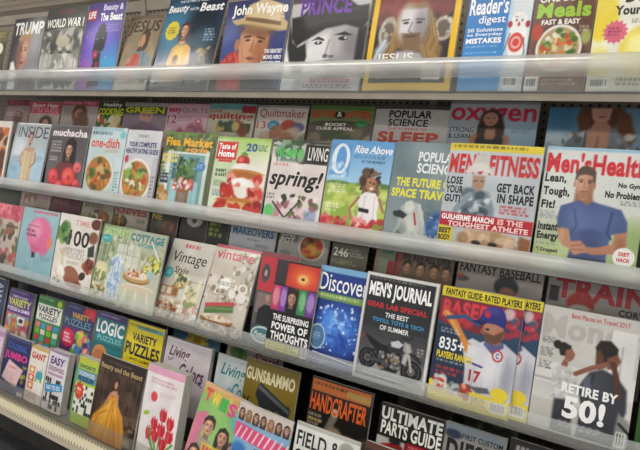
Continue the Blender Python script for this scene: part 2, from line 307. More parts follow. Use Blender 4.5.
# magazine: row, left edge x, width, height (metres), extra lean (degrees)
POS={'a0': ('T1F', -2.608, 0.21, 0.262, 0),
 'a1': ('T1F', -2.364, 0.217, 0.305, 0),
 'a2': ('T1F', -2.141, 0.245, 0.333, 0),
 'a3': ('T1F', -1.885, 0.207, 0.334, 0),
 'a4': ('T1F', -1.67, 0.165, 0.285, 7),
 'a5': ('T1F', -1.492, 0.266, 0.336, 6),
 'a6': ('T1F', -1.187, 0.241, 0.285, 0),
 'a7': ('T1F', -0.939, 0.258, 0.287, 0),
 'a8': ('T1F', -0.669, 0.241, 0.29, 0),
 'a9': ('T1F', -0.41, 0.152, 0.275, 0),
 'a10': ('T1F', -0.254, 0.127, 0.275, 0),
 'a11': ('T1F', -0.123, 0.143, 0.275, 0),
 'b0': ('T2F', -2.606, 0.2, 0.282, 0),
 'b1': ('T2F', -2.386, 0.246, 0.281, 2),
 'b2': ('T2F', -2.113, 0.232, 0.279, 0),
 'b3': ('T2F', -1.864, 0.203, 0.279, 0),
 'b4': ('T2F', -1.657, 0.179, 0.275, 0),
 'b5': ('T2F', -1.46, 0.234, 0.276, 0),
 'b6': ('T2F', -1.217, 0.218, 0.269, 0),
 'b7': ('T2F', -0.989, 0.201, 0.27, 0),
 'b8': ('T2F', -0.783, 0.199, 0.28, 0),
 'b9': ('T2F', -0.582, 0.181, 0.284, 0),
 'b10': ('T2F', -0.425, 0.227, 0.289, 0),
 'b11': ('T2F', -0.193, 0.215, 0.291, 0),
 'c0': ('T2B', -2.603, 0.184, 0.295, 0),
 'c1': ('T2B', -2.411, 0.22, 0.288, 0),
 'c2': ('T2B', -2.181, 0.238, 0.295, 0),
 'c3': ('T2B', -1.944, 0.159, 0.298, 0),
 'c4': ('T2B', -1.786, 0.234, 0.292, 0),
 'c5': ('T2B', -1.549, 0.205, 0.291, 0),
 'c6': ('T2B', -1.342, 0.206, 0.294, 0),
 'c7': ('T2B', -1.128, 0.199, 0.291, 0),
 'c8': ('T2B', -0.919, 0.221, 0.294, 0),
 'c9': ('T2B', -0.692, 0.225, 0.295, 0),
 'c10': ('T2B', -0.468, 0.232, 0.313, 0),
 'c11': ('T2B', -0.212, 0.215, 0.3, 0),
 'd0': ('T3F', -2.445, 0.22, 0.285, 0),
 'd1': ('T3F', -2.219, 0.244, 0.288, 0),
 'd2': ('T3F', -1.968, 0.24, 0.291, 0),
 'd3': ('T3F', -1.723, 0.202, 0.279, 3),
 'd4': ('T3F', -1.563, 0.188, 0.281, 3),
 'd5': ('T3F', -1.402, 0.207, 0.277, 11),
 'd6': ('T3F', -1.187, 0.184, 0.284, 9),
 'd7': ('T3F', -0.969, 0.136, 0.287, 0),
 'd8': ('T3F', -0.899, 0.15, 0.276, 0),
 'd9': ('T3F', -0.755, 0.159, 0.279, 0),
 'd10': ('T3F', -0.603, 0.205, 0.289, 0),
 'd11': ('T3F', -0.39, 0.2, 0.289, 0),
 'd12': ('T3F', -0.346, 0.195, 0.287, 0),
 'd13': ('T3F', -0.149, 0.202, 0.283, 0),
 'd14': ('T3F', 0.065, 0.167, 0.298, 0),
 'e0': ('T3B', -2.582, 0.2, 0.262, 0),
 'e1': ('T3B', -2.375, 0.214, 0.262, 0),
 'e2': ('T3B', -2.154, 0.189, 0.262, 0),
 'e3': ('T3B', -1.948, 0.191, 0.262, 0),
 'e4': ('T3B', -1.747, 0.185, 0.262, 0),
 'e5': ('T3B', -1.547, 0.135, 0.262, 0),
 'e6': ('T3B', -1.396, 0.121, 0.262, 0),
 'e7': ('T3B', -1.268, 0.092, 0.262, 0),
 'e8': ('T3B', -1.165, 0.189, 0.262, 0),
 'e9': ('T3B', -0.965, 0.184, 0.262, 0),
 'e10': ('T3B', -0.769, 0.118, 0.262, 0),
 'e11': ('T3B', -0.624, 0.061, 0.262, 0),
 'e12': ('T3B', -0.559, 0.164, 0.262, 0),
 'e13': ('T3B', -0.383, 0.216, 0.262, 0),
 'e14': ('T3B', -0.156, 0.22, 0.262, 0),
 'g0': ('T4M', -2.546, 0.2, 0.27, 0),
 'g1': ('T4M', -2.317, 0.176, 0.24, 0),
 'g2': ('T4M', -2.107, 0.169, 0.249, 0),
 'g3': ('T4M', -1.926, 0.184, 0.251, 0),
 'g4': ('T4M', -1.731, 0.163, 0.258, 0),
 'g5': ('T4M', -1.561, 0.188, 0.259, 0),
 'g6': ('T4M', -1.356, 0.208, 0.243, 0),
 'g7': ('T4M', -1.121, 0.175, 0.243, 0),
 'g8': ('T4M', -0.993, 0.197, 0.265, 0),
 'g9': ('T4M', -0.759, 0.2, 0.262, 0),
 'g10': ('T4M', -0.532, 0.182, 0.25, 0),
 'g11': ('T4M', -0.348, 0.154, 0.253, 0),
 'g12': ('T4M', -0.187, 0.154, 0.26, 0),
 'k1': ('T4B', -2.417, 0.212, 0.25, 0),
 'k2': ('T4B', -2.187, 0.224, 0.25, 0),
 'k3': ('T4B', -1.915, 0.206, 0.25, 0),
 'k4': ('T4B', -1.685, 0.225, 0.25, 0),
 'k5': ('T4B', -1.423, 0.222, 0.25, 0),
 'k6': ('T4B', -1.164, 0.234, 0.25, 0),
 'k7': ('T4B', -0.522, 0.161, 0.25, 0),
 'k8': ('T4B', -0.325, 0.14, 0.25, 0),
 'h0': ('T4F', -2.268, 0.16, 0.231, 0),
 'h1': ('T4F', -2.095, 0.165, 0.219, 0),
 'h2': ('T4F', -1.924, 0.105, 0.211, 0),
 'h3': ('T4F', -1.814, 0.113, 0.222, 0),
 'h4': ('T4F', -1.653, 0.115, 0.235, 0),
 'h5': ('T4F', -1.531, 0.223, 0.283, 2),
 'h6': ('T4F', -1.303, 0.163, 0.292, 0),
 'h7': ('T4F', -1.086, 0.18, 0.283, 4),
 'h8': ('T4F', -0.915, 0.184, 0.291, 0),
 'h9': ('T4F', -0.719, 0.193, 0.292, 0),
 'h10': ('T4F', -0.513, 0.168, 0.301, 0)}
CAMR=[[0.86026, -0.12538, 0.49419], [0.50985, 0.21077, -0.83404], [0.00041, 0.96946, 0.24524]]
LAMP, WORLD, EXPO = 11.5, .85, 0.0
# ------------------------------------------------------------------ room
XL, XR = -3.7, 1.3
def structure(o, kind='structure'): o['kind']=kind; return o
structure(MB().box(-6,4,-4,2.2,-1.47,-1.45).build('floor', M_FLOOR))
structure(MB().box(-6,4,-4,2.2,1.50,1.55).build('ceiling', M_CEIL))
M_LAMP = bpy.data.materials.new('lamp_diffuser'); M_LAMP.use_nodes=True; nt=M_LAMP.node_tree; nt.nodes.clear()
o_=nt.nodes.new('ShaderNodeOutputMaterial'); e_=nt.nodes.new('ShaderNodeEmission'); e_.inputs[0].default_value=(1,.965,.9,1); e_.inputs[1].default_value=LAMP
nt.links.new(e_.outputs[0],o_.inputs[0])
lampname={0:'near',1:'middle',2:'far'}
for j,y in enumerate((-1.15,-2.9)):
    for i,x in enumerate((1.2,-1.2,-3.6)):
        r=empty('ceiling_light',(x,y,1.5),'white ceiling light panel over the aisle, %s one of the %s row'%(('right','centre','left')[i],('rack side','far side')[j]),'ceiling light','aisle ceiling lights')
        MB().box(-.95,.95,-.17,-.15,-.06,-.001).box(-.95,.95,.15,.17,-.06,-.001).box(-.95,-.93,-.15,.15,-.06,-.001).box(.93,.95,-.15,.15,-.06,-.001).build('frame',M_LIPM,r)
        MB().box(-.928,.928,-.148,.148,-.05,-.03).build('diffuser',M_LAMP,r)
# ------------------------------------------------------------------ the rack
rack=empty('magazine_rack',(-1.2,.28,-1.45),'long beige four-tier shop rack with clear plastic lips holding rows of magazines','shelf rack')
RO=Vector((1.2,-.28,1.40))
def rp(mb,name,m,parent=rack):
    mb.V=[(x+1.2,y-.28,z+1.45) for x,y,z in mb.V]
    return mb.build(name,m,parent)
rp(MB().box(XL,XR,.28,.30,-1.44,.95),'back_panel',M_PEG)
for x in (-3.0,-1.78,-.56,.66): rp(MB().box(x-.012,x+.012,.268,.2795,-1.2,.95),'upright',M_METAL)
rp(MB().prof(strip([(.255,.36),(.275,.34),(.275,.30)],.004),XL,XR),'top_rail',M_METAL)
def shelf(yf,z,steps,th,band,mband,clear=None,edge=M_METAL):
    s=rp(MB().box(XL,XR,yf+.004,.267,z-th,z-.0006),'shelf',M_DARK if edge is M_DARK else M_METAL)
    m=MB()
    for ya,yb,h in steps: m.box(XL,XR,ya,yb,z,z+h)
    if steps: rp(m,'step',M_DARK,s)
    b0,b1=band
    rp(MB().prof(strip([(yf-.004-.013*math.sin(math.pi*(.08+.8*k/12)),z+b0+(b1-b0)*k/12) for k in range(13)],.0028),XL,XR),'front_lip',mband,s)
    if clear: rp(MB().prof(strip([(yf+.001,z+.0005),(yf+.001,z+b0-.0005)],.002),XL,XR),'clear_wall',M_CLEAR,s)
    return s
shelf(-.022,-.010,[(.055,.26,.05)],.017,(.037,.081),M_BAND[0],True)
shelf(-.062,-.415,[(.045,.26,.079)],.008,(.0,.046),M_BAND[1],edge=M_DARK)
shelf(-.172,-.764,[(-.065,.26,.072)],.008,(.0,.056),M_BAND[2],edge=M_DARK)
s4=shelf(-.362,-1.167,[(-.205,-.095,.082),(-.094,.26,.103)],.02,(.0,.09),M_BAND[3])
rp(MB().prof([(-.364,-1.156),(-.383,-1.200),(-.386,-1.226),(-.382,-1.228),(-.362,-1.206),(-.360,-1.169)],XL,XR),'deck_edge',M_LIPM)
rp(MB().prof(strip([(-.3850,-1.1985),(-.3665,-1.1555)],.0012),XL,XR),'perforated_strip',M_CREAM)
rp(MB().box(XL,XR,-.27,.267,-1.449,-1.188),'kick_base',M_DARK)
# ------------------------------------------------------------------ camera, world, view
cam=bpy.data.cameras.new('camera'); co=bpy.data.objects.new('camera',cam); SC.objects.link(co)
cam.sensor_width=36; cam.lens=540*36/640; cam.clip_start=.02
Mx=Matrix(CAMR).to_4x4(); Mx.translation=Vector((0,-1.35,0)); co.matrix_world=Mx
bpy.context.scene.camera=co
w_=bpy.data.worlds.new('world'); bpy.context.scene.world=w_; w_.use_nodes=True
w_.node_tree.nodes['Background'].inputs[0].default_value=(.9,.88,.85,1); w_.node_tree.nodes['Background'].inputs[1].default_value=WORLD
vs=bpy.context.scene.view_settings; vs.view_transform='Standard'; vs.look='None'; vs.gamma=1; vs.use_curve_mapping=False; vs.exposure=EXPO
# ------------------------------------------------------------------ the magazines
G1='magazines on the top tier'; G2='front row magazines on the second tier'; G2B='rear row magazines on the second tier'
G3='front row magazines on the third tier'; G3B='rear row magazines on the third tier'
G4='front row magazines on the bottom tier'; G4M='middle row magazines on the bottom tier'; G4B='rear row magazines on the bottom tier'
FOOD='c88a3c 8a3f1e e6c27a 5f7a2c b8452a f0dca8 7c5428 d9772e'
SALAD='5c8a36 8fb04a c8502e e8d6a0 b07030 f2efe0 3f6a2c d98a3a'
# ---- top tier
def a(c):
    c.F('4a4428').R(0,.0,1,.2,'6a6238').Q(.45,.04,.98,.14,'c8b868',2,1,.8).E(.78,.32,.13,.1,'e6e2d4',.15).H(.35,.42,.26,'b88a68','1a1612')
    c.P('0,.72 .5,.66 .9,1 0,1','1c2a3c').R(.62,.72,.98,.9,'c8b030',.8).Q(.64,.74,.96,.88,'2a2410',3)
magazine('a0',a,'olive and yellow magazine at the left end of the top tier',G1)
def a(c):
    c.F('232122').E(.78,.6,.5,.4,'85838a',.9).E(.7,.3,.3,.25,'b4b2b6',1.1,0,.8).E(.9,.9,.4,.2,'a4a2a8',1)
    c.P('.3,.26 .44,.2 .62,.22 .66,.4 .64,.6 .56,.72 .42,.76 .32,.66 .28,.46','b88872',.04).E(.34,.5,.1,.22,'7c4c40',1,0,.8).E(.52,.46,.1,.12,'d8aa92',1).P('.26,.3 .34,.2 .56,.15 .68,.24 .66,.32 .5,.27 .36,.34','b8946a',.03).L('.36,.43 .44,.42','5a3428',.015).L('.5,.42 .58,.43','5a3428',.015).E(.41,.455,.03,.012,'2a1a16').E(.54,.455,.03,.012,'2a1a16').L('.46,.46 .45,.55 .5,.56','8a5444',.02,.8)
    c.E(.47,.63,.07,.015,'8a443c').P('.1,.62 .2,.6 .36,.78 .42,1 .1,1','eceae8',.04).P('.36,.76 .6,.72 .95,.8 1,1 .36,1','17171f',.03).P('.4,.78 .48,.78 .46,.98 .4,.96','8c2028',.02).TG('TRUMP',.06,.06,.97,.24,'f2f0ee',.02)
magazine('a1',a,'dark magazine with a close-up face and silver title, top tier left',G1)
def a(c):
    c.F('24231f').R(.3,.03,.75,.09,'5c1c18',.8).R(0,.28,1,.55,'6a6862').BR(0,.3,1,.53,'a8a69e 4a4843 d8d6cc 33322e',26,.1,3)
    c.E(.55,.42,.18,.07,'c0b49c',.3).R(0,.57,1,1,'b6b5b0').BR(0,.6,1,.75,'8c8b86 dedcd6 c8c7c2',30,.1,5).BR(0,.8,1,.95,'3a3936 55534e 1e1d1c',24,.07,6)
    for i in range(6): c.R(.08+.16*i,.58,.095+.16*i,.95,'55534e',.6)
    c.T('WORLD WAR I',.04,.14,.98,.25,'f0eee6',.02).Q(.1,.265,.9,.285,'c8c6bc',1)
magazine('a2',a,'black and white war history magazine with a crowd photo, top tier, beside the purple cover',G1)
def a(c):
    c.G('1e1c58','3a2a8c').E(.5,.6,.75,.5,'6a4ec0',1.1).E(.75,.8,.45,.3,'48a8dc',1.1).E(.28,.85,.3,.2,'d05ab8',1,0,.7).E(.45,.42,.3,.2,'8c6ae0',1.,0,.7)
    c.P('.36,.36 .5,.28 .66,.36 .64,.52 .56,.6 .62,.95 .3,.98 .4,.7 .34,.56','120e22',.05).E(.51,.34,.11,.09,'120e22',.3).E(.42,.6,.07,.05,'c02840',.5).E(.5,.72,.05,.04,'a02038',.5)
    c.BR(0,.3,1,1,'c8c0ff 8ad0f0',14,.02,2,.6)
    c.R(.03,.08,.28,.2,'c81e28').T('LIFE',.05,.1,.26,.18,'fff',.02).T('Beauty &',.45,.03,.96,.12,'e6e0ff',.01).T('The Beast',.4,.13,.97,.22,'fff',.02).Q(.6,.26,.95,.36,'a8a0e0',3)
magazine('a3',a,'purple and blue magazine with a dark silhouetted couple on the top tier',G1)
def a(c):
    c.G('7e6e56','b4a286').R(0,0,1,.05,'6a5a44').BR(0,.1,1,.7,'8c7c62 a89678',20,.14,3,.5).TG('JESUS',.04,.07,.98,.27,'2c241c',.005,.15)
    c.P('.48,.3 .56,.2 .68,.18 .76,.26 .76,.42 .66,.52 .54,.5','4a2e1c',.03).P('.46,.36 .52,.27 .62,.26 .66,.36 .6,.46 .52,.47 .49,.43','c08e68',.02).P('.48,.44 .58,.42 .62,.48 .54,.54 .48,.5','553420',.03).L('.5,.34 .54,.335','3a2418',.012)
    c.P('.3,.66 .46,.5 .72,.48 .95,.6 1,.9 .16,.94','74858c',.03).P('.12,.84 .26,.62 .44,.52 .6,.54 .64,.72 .5,.86 .3,.92','c2452e',.04).L('.5,.55 .42,.8','8a2c1c',.03,.7).L('.38,.58 .26,.84','e07050',.025,.7).P('.22,.6 .34,.56 .36,.63 .24,.67','c89470',.02).L('.7,.52 .8,.86','54646c',.04,.7)
    c.R(0,.82,1,1,'e0dcd4',.75).Q(.1,.86,.7,.92,'8a7a66',2).T('99',.76,.84,.94,.92,'6a5040',.03)
magazine('a4',a,'tan magazine with a painted figure in a red and blue robe, top tier',G1,lift=.004)
def a(c):
    c.G('142438','24506e').E(.2,.35,.35,.3,'3c7c9c',1).E(.8,.7,.3,.35,'0e1c2e',1).E(.66,.3,.2,.16,'0f1e30',.8).E(.75,.5,.15,.15,'2c5870',1,0,.8)
    c.P(' '.join(f'{.19+(.13 if k%2 else .115)*math.cos(k*math.pi/12):.3f},{.36+(.11 if k%2 else .1)*math.sin(k*math.pi/12):.3f}' for k in range(24)),'e8d23c',.01).Q(.12,.32,.27,.4,'6a5a18',3)
    c.H(.42,.36,.085,'d8a484','4a2c1c',1).P('.27,.56 .34,.51 .42,.54 .5,.51 .58,.55 .6,.66 .56,.76 .58,.95 .16,.95 .26,.76','deae3c',.025).P('.36,.5 .42,.54 .48,.5 .47,.48 .37,.48','d8a484',.02).E(.4,.6,.1,.06,'f0cc68',.9,0,.8).E(.28,.82,.12,.1,'c08a2c',1,0,.8).L('.3,.66 .22,.9','f0c860',.02,.7).L('.5,.66 .5,.92','b47c28',.02,.7).L('.58,.58 .6,.72 .44,.77','d8a484',.04).L('.28,.58 .24,.72 .38,.77','d8a484',.04).E(.37,.68,.05,.05,'7c541c',.4).E(.37,.67,.02,.02,'3c2a10',.4)
    c.BR(.68,.56,.9,.92,'6a5a30 2a3a3c 8c7a48 3c2a1c b09858',30,.045,9).Q(.76,.36,.94,.5,'d8e8f0',5)
    c.R(0,.88,1,1,'141c2c',.6).T('Beauty',.03,.075,.4,.18,'f4f4f4',.015,.15).T('and the',.42,.11,.57,.15,'d8e4ee',.0).T('Beast',.59,.075,.97,.17,'f4f4f4',.015,.15).T('THE ULTIMATE GUIDE TO',.2,.03,.8,.055,'d8e4ee',.01)
magazine('a5',a,'dark blue magazine with a woman in a yellow gown and a yellow disc, top tier',G1,gloss=True)
def a(c):
    c.G('1a2560','243c8c').E(.15,.5,.2,.3,'2c4c9c',1,0,.6).P('.0,.98 .02,.72 .12,.6 .28,.56 .4,.72 .6,1 .0,1','b02824',.02).BR(.04,.66,.36,.98,'d0443c 8a1a1a c83a34',22,.05,4,.7).L('.1,.62 .3,.9','7c1414',.02).L('.24,.58 .4,.9','e06a60',.015)
    c.P('.4,.86 .7,.74 .84,.8 .98,1 .42,1','15152a',.03).P('.3,.38 .38,.3 .66,.3 .76,.42 .75,.6 .68,.76 .56,.83 .44,.8 .34,.68 .29,.52','c48a62',.03).E(.26,.5,.04,.07,'b07450',.3)
    c.E(.66,.58,.12,.22,'a0603c',1,0,.75).E(.42,.62,.1,.12,'d8a078',1,0,.8).E(.48,.45,.1,.06,'dca880',1,0,.8).E(.55,.36,.26,.06,'7a4c30',.8,8,.8)
    c.P('.36,.41 .47,.4 .48,.425 .37,.43','4a2c1c',.015).P('.57,.41 .7,.44 .7,.46 .57,.43','4a2c1c',.015).E(.43,.455,.04,.012,'2a1812',.5).E(.63,.475,.04,.012,'2a1812',.5).L('.53,.45 .5,.56 .55,.59','9c5c3c',.02,.8).E(.51,.565,.04,.025,'b87450',.7).P('.42,.65 .5,.635 .6,.66 .5,.68','8c4034',.015).L('.36,.56 .4,.68','a0603c',.015,.7).L('.64,.58 .66,.7','8c5034',.015,.7).E(.52,.77,.08,.03,'b47850',.8)
    c.P('.1,.22 .3,.2 .36,.06 .6,.0 .9,.08 .94,.24 1,.28 1,.36 .9,.37 .6,.33 .3,.27 .2,.28','c8ac7c',.015).P('.36,.2 .4,.06 .6,.0 .86,.08 .88,.26 .6,.24','dcc498',.03).P('.34,.19 .6,.22 .9,.27 .9,.31 .6,.27 .33,.23','7c5c38',.015).P('.2,.27 .4,.27 .7,.32 .95,.36 .7,.37 .4,.33','8c6c44',.03,.7)
    c.T('John Wayne',.1,.05,.97,.2,'f4f2ea',.02).Q(.72,.21,.98,.23,'e0e0e0',1)
    for i,s in enumerate(('THE GREATEST','MOVIE HERO','MOMENTS','OF ALL TIME')): c.T(s,.72-.03*(i==2),.56+.065*i,.98,.605+.065*i,'f4f4f4',.02)
magazine('a6',a,'blue magazine with a cowboy in a pale hat and red neckerchief, top tier',G1,lift=.001)
def a(c):
    c.F('c8c6c8').P('0,.3 .2,.3 .3,.6 .16,1 0,1','f2f2f4',.08).P('.26,.4 .98,.3 .98,.6 .84,.95 .3,.95 .24,.7','b4b0b3',.03).P('.3,.45 .55,.42 .6,.8 .5,1 .3,.95 .24,.7','e6e4e6',.1).E(.84,.55,.1,.18,'7c787c',1,0,.8).E(.74,.74,.14,.1,'9a969a',1,0,.8)
    c.P('0,.28 .08,.5 .16,.56 .26,.52 .3,.66 .26,.82 .16,.84 .08,.72 .02,.56','121214',.03).P('.02,.25 .98,.16 1,.32 .94,.4 .74,.35 .5,.38 .3,.47 .14,.55 .06,.46','060607',.03).P('.14,.25 .3,.1 .7,.08 .9,.2 .94,.32 .1,.34','0b0b0c',.03).L('.1,.36 .5,.3 .94,.29','242426',.015,.7)
    c.P('.9,.4 1,.36 1,.86 .9,.7','171719',.04).P('.34,.5 .42,.46 .5,.49 .5,.51 .42,.49','1c1a1c',.012).E(.43,.525,.05,.018,'242226',.4).E(.43,.52,.015,.01,'f0f0f0',.5).P('.62,.45 .74,.42 .84,.46 .74,.46','1c1a1c',.012).E(.73,.49,.055,.02,'242226',.4).E(.76,.485,.015,.01,'e0e0e0',.5)
    c.L('.57,.5 .54,.64 .6,.67','8c888c',.02,.8).E(.54,.66,.03,.02,'5c585c',.6).E(.62,.665,.03,.015,'6c686c',.6).P('.46,.75 .58,.725 .7,.745 .6,.78','4c4448',.015).L('.46,.75 .7,.75','2c2628',.01).E(.58,.71,.1,.012,'5c5458',.8,0,.7).P('.4,.88 .7,.84 .9,.92 .9,1 .36,1','3c3a3c',.05)
    c.R(.28,.88,1,1,'d8cfd2',.85).Q(.4,.885,.95,.93,'c03a44',2).Q(.3,.945,.95,.985,'4a4a4c',2).R(0,0,1,.1,'2c2a2c',.8)
    c.T('PRINCE',.13,.07,.78,.235,'6a2ca0',.04).R(.1,.05,.14,.08,'6a2ca0').Q(.78,.19,.96,.23,'3c3c3c',1)
magazine('a7',a,'black and white magazine with a face under a dark hat and purple title, top tier',G1)
def a(c):
    c.F('1e1a1a').P('.08,.05 .92,.05 .92,.3 .76,.4 .3,.36 .08,.4','7c2822',.03).BR(.1,.1,.9,.3,'8c342c 5c1c18 4a2c28',20,.08,5,.6).BR(.1,.35,.9,.8,'2c2624 403834',20,.1,3,.6)
    for x,y,h in ((.22,.47,.15),(.84,.45,.11)): c.E(x,y,.11,h,'c8c0b4',.25).E(x,y,.075,h*.72,'6a5c54',.3).B(x,y,.1,h*.95,'e8e0d4 a89c8c',14,.025,int(x*10),.7)
    c.P('.32,.3 .4,.2 .62,.2 .72,.32 .76,.5 .86,.62 .84,.8 .72,.84 .66,.66 .36,.62 .3,.76 .18,.8 .14,.72 .26,.56','8a683c',.04)
    for q in ('.68,.3 .74,.5 .7,.62 .8,.78','.73,.36 .8,.56 .76,.66 .86,.76','.34,.34 .29,.52 .3,.62 .2,.76','.64,.6 .7,.74 .76,.8'): c.L(q,'c8a45c',.03,.8).L(q,'5c4020',.01,.7)
    c.P('.36,.26 .64,.26 .67,.4 .62,.54 .52,.62 .42,.58 .35,.46','c4bec2',.03).E(.42,.38,.1,.14,'e6e2e6',1,0,.8).E(.6,.42,.09,.16,'8c868c',1,0,.7).L('.37,.36 .45,.355','4a4044',.014).L('.53,.355 .62,.36','4a4044',.014).E(.42,.385,.035,.012,'4a4044',.5).E(.57,.385,.035,.012,'4a4044',.5).L('.49,.38 .46,.46 .5,.48','8a8086',.018,.9)
    c.P('.38,.48 .48,.5 .6,.48 .62,.56 .54,.68 .44,.66','806044',.04).E(.49,.51,.07,.014,'5c3c34',.5).L('.42,.49 .5,.485 .58,.495','6a4c30',.02,.8).P('.36,.64 .64,.66 .72,.78 .3,.76','aca6aa',.04).E(.46,.7,.12,.05,'ccc8cc',1,0,.8)
    c.P('.09,.62 .2,.5 .24,.56 .18,.74 .09,.86','b4bac4',.05).L('.1,.7 .2,.54','e0e4ea',.03,.8).R(.08,.78,.92,.93,'3c3836',.75)
    c.T('JESUS',.13,.66,.56,.76,'f2f0ea',.0).Q(.16,.845,.6,.9,'e0dcd4',2).bar(.68,.79,.88,.9).Q(.2,.945,.8,.965,'4a3c14',1)
    for q in ((0,0,.07,1),(.93,0,1,1),(0,.93,1,1),(0,0,1,.05)): c.R(*q,'f2c21c',1,.008)
magazine('a8',a,'yellow-bordered magazine with a painted bearded face, top tier',G1,lift=.002)
def a(c):
    c.G('1f6cb8','46a0e4').R(.66,0,1,1,'dfe6ea').R(.66,0,.72,1,'b8d0e4',.6).E(.83,.55,.13,.23,'f8f8f6',.12).E(.83,.4,.12,.09,'f8f8f6',.12).E(.7,.42,.035,.03,'b03038',.3).E(.96,.42,.035,.03,'b03038',.3).E(.82,.58,.11,.085,'d8473e',.15).E(.82,.58,.075,.055,'f0b8b0',.2).E(.82,.58,.05,.035,'d8473e',.2)
    c.L('.72,.5 .66,.66','4c4c4c',.014).L('.93,.54 .96,.68 .92,.72','4c4c4c',.014).E(.79,.385,.014,.012,'222',.3).E(.87,.385,.014,.012,'222',.3).E(.83,.42,.02,.02,'c83a3a',.3).L('.76,.35 .8,.36','4c4c4c',.01)
    c.T("Reader's",.03,.16,.64,.32,'f6f8fa',.015).T('digest',.2,.33,.62,.42,'f6f8fa',.0).T('50 Solutions',.04,.44,.6,.475,'f0f6fa',.01).T('to Everyday',.04,.485,.6,.52,'f0f6fa',.01).T('MISTAKES',.04,.53,.6,.58,'fff',.03)
    c.Q(.05,.6,.6,.93,'cfe4f4',6,5,.8,.22).bar(.72,.88,.93,.97)
magazine('a9',a,'bright blue digest with a white cartoon figure, top tier beside the bowl-of-food cover',G1)
def a(c):
    c.G('6a4438','80584a').BR(0,0,1,1,'5c3a30 8c6452',20,.16,3,.5).E(.5,.66,.4,.22,'4a3028',.4).E(.5,.645,.38,.2,'ece8e0',.05).E(.5,.645,.335,.175,'b89c70',.08).B(.5,.645,.29,.15,SALAD,70,.05,8).B(.6,.6,.14,.06,'d8502c e07840',8,.05,3)
    c.E(.1,.5,.1,.07,'c04a34',.4).E(.92,.55,.08,.06,'a8b060',.6).T('ONE BOWL',.08,.19,.95,.25,'f0e8d8',.03).T('Meals',.06,.255,.95,.385,'9cc83c',.04).T('FAST & EASY',.16,.4,.8,.445,'f4f0e8',.02)
    c.Q(.8,.46,.98,.52,'e0d8c8',2).R(0,.87,.25,1,'e8e4dc').bar(.03,.89,.22,.98).Q(.3,.9,.9,.96,'e0d8c8',2)
magazine('a10',a,'brown food magazine with a bowl of salad and green title, top tier',G1)
def a(c):
    c.F('f2f0e2').E(.1,.4,.22,.2,'f0d838',.3).E(.74,.68,.36,.2,'eed84a',.25).E(.66,.64,.2,.1,'f8f0a0',.7).E(.1,.78,.18,.14,'f4e884',.5).E(.95,.85,.2,.12,'f6f0c0',.5)
    pts=' '.join(f'{.3+(.18 if k%2 else .14)*math.cos(k*math.pi/14):.3f},{.53+(.1 if k%2 else .08)*math.sin(k*math.pi/14):.3f}' for k in range(28))
    c.P(pts,'dc6a84',.01).Q(.2,.49,.4,.57,'6c1c34',3).T('Detox',.38,.16,.98,.3,'33332e',.035).T('Your Body',.26,.32,.98,.42,'33332e',.03).Q(.5,.43,.98,.47,'6a6a60',2)
    c.R(0,.88,1,1,'e0dcc8').bar(.05,.9,.3,.98).Q(.4,.9,.95,.97,'5c5c50',2)
magazine('a11',a,'pale yellow magazine with lemons and a pink burst, right end of top tier',G1)
# ---- second tier, front row
def a(c):
    c.F('c8a888').S('e8e0d8',8).BR(0,.1,1,1,'c86a2c e09048 8a3c1c f0d8b0 5c2a18',50,.13,4).R(0,0,1,.1,'e4dcd0').R(.93,0,1,1,'e6e2dc')
magazine('b0',a,'orange and brown magazine cut by the left edge, second tier front row',G2)
def a(c):
    c.G('b0b6ba','c4d0d8').R(0,0,.07,1,'8c9094').E(.25,.75,.28,.25,'9cc0d8',1).E(.88,.7,.2,.3,'b4d4e8',1).E(.2,.4,.2,.2,'dce4ea',1).TG('INSIDE',.12,.05,.97,.23,'465054',-.005)
    c.P('.36,.5 .4,.42 .52,.38 .66,.4 .74,.48 .7,.62 .7,.8 .72,1 .4,1 .42,.78 .38,.62','d4bf98',.03).L('.46,.45 .46,.98','e8d8b8',.03,.7).L('.64,.45 .66,.98','b49c74',.03,.6).P('.38,.42 .48,.37 .64,.37 .7,.42 .56,.45','c89c84',.03).L('.37,.46 .31,.58 .4,.66','cc9f86',.045).L('.73,.47 .76,.6 .66,.68','bc8c74',.045).H(.53,.23,.085,'cc9e86','5c4438')
    c.R(.07,0,1,.018,'e8e8e6').Q(.1,.52,.32,.62,'5c88a8',4).Q(.1,.7,.32,.78,'5c88a8',3).Q(.78,.5,.97,.6,'6a8aa0',3).R(.78,.9,.95,.98,'e8e8e8',.7)
magazine('b1',a,'pale grey-blue magazine with a woman in a beige dress, second tier front row',G2,lift=.001)
def a(c):
    c.G('5a5458','6a6268').S('403a40',8).R(0,0,1,.012,'8a8488').TG('muchacha',.04,.06,.98,.17,'f2e8ea',.03)
    c.P('.5,.22 .62,.17 .74,.24 .78,.45 .76,.62 .44,.62 .44,.4','1a1012',.04).H(.58,.36,.12,'cc947c','1a1012').P('.14,.98 .2,.74 .34,.58 .5,.54 .68,.54 .86,.62 .95,1','7c2c34',.04)
    for x,y,r,q in ((.24,.76,.15,'e0303c'),(.66,.74,.17,'ec4a3c'),(.44,.9,.12,'d83444'),(.86,.6,.1,'dc6a74'),(.88,.84,.1,'c83c4c')):
        c.E(x,y,r,r*.75,q,.25).E(x-.02,y-.02,r*.6,r*.4,'f4787c',.9,0,.7).E(x+.02,y+.02,r*.25,r*.2,'9c1c28',.8,0,.7)
    c.Q(.06,.24,.4,.42,'e8e0e0',4).Q(.06,.47,.34,.55,'e8e0e0',2)
magazine('b2',a,'dark magazine with a brunette in bright red flowers, second tier front row',G2,spine='6c6070')
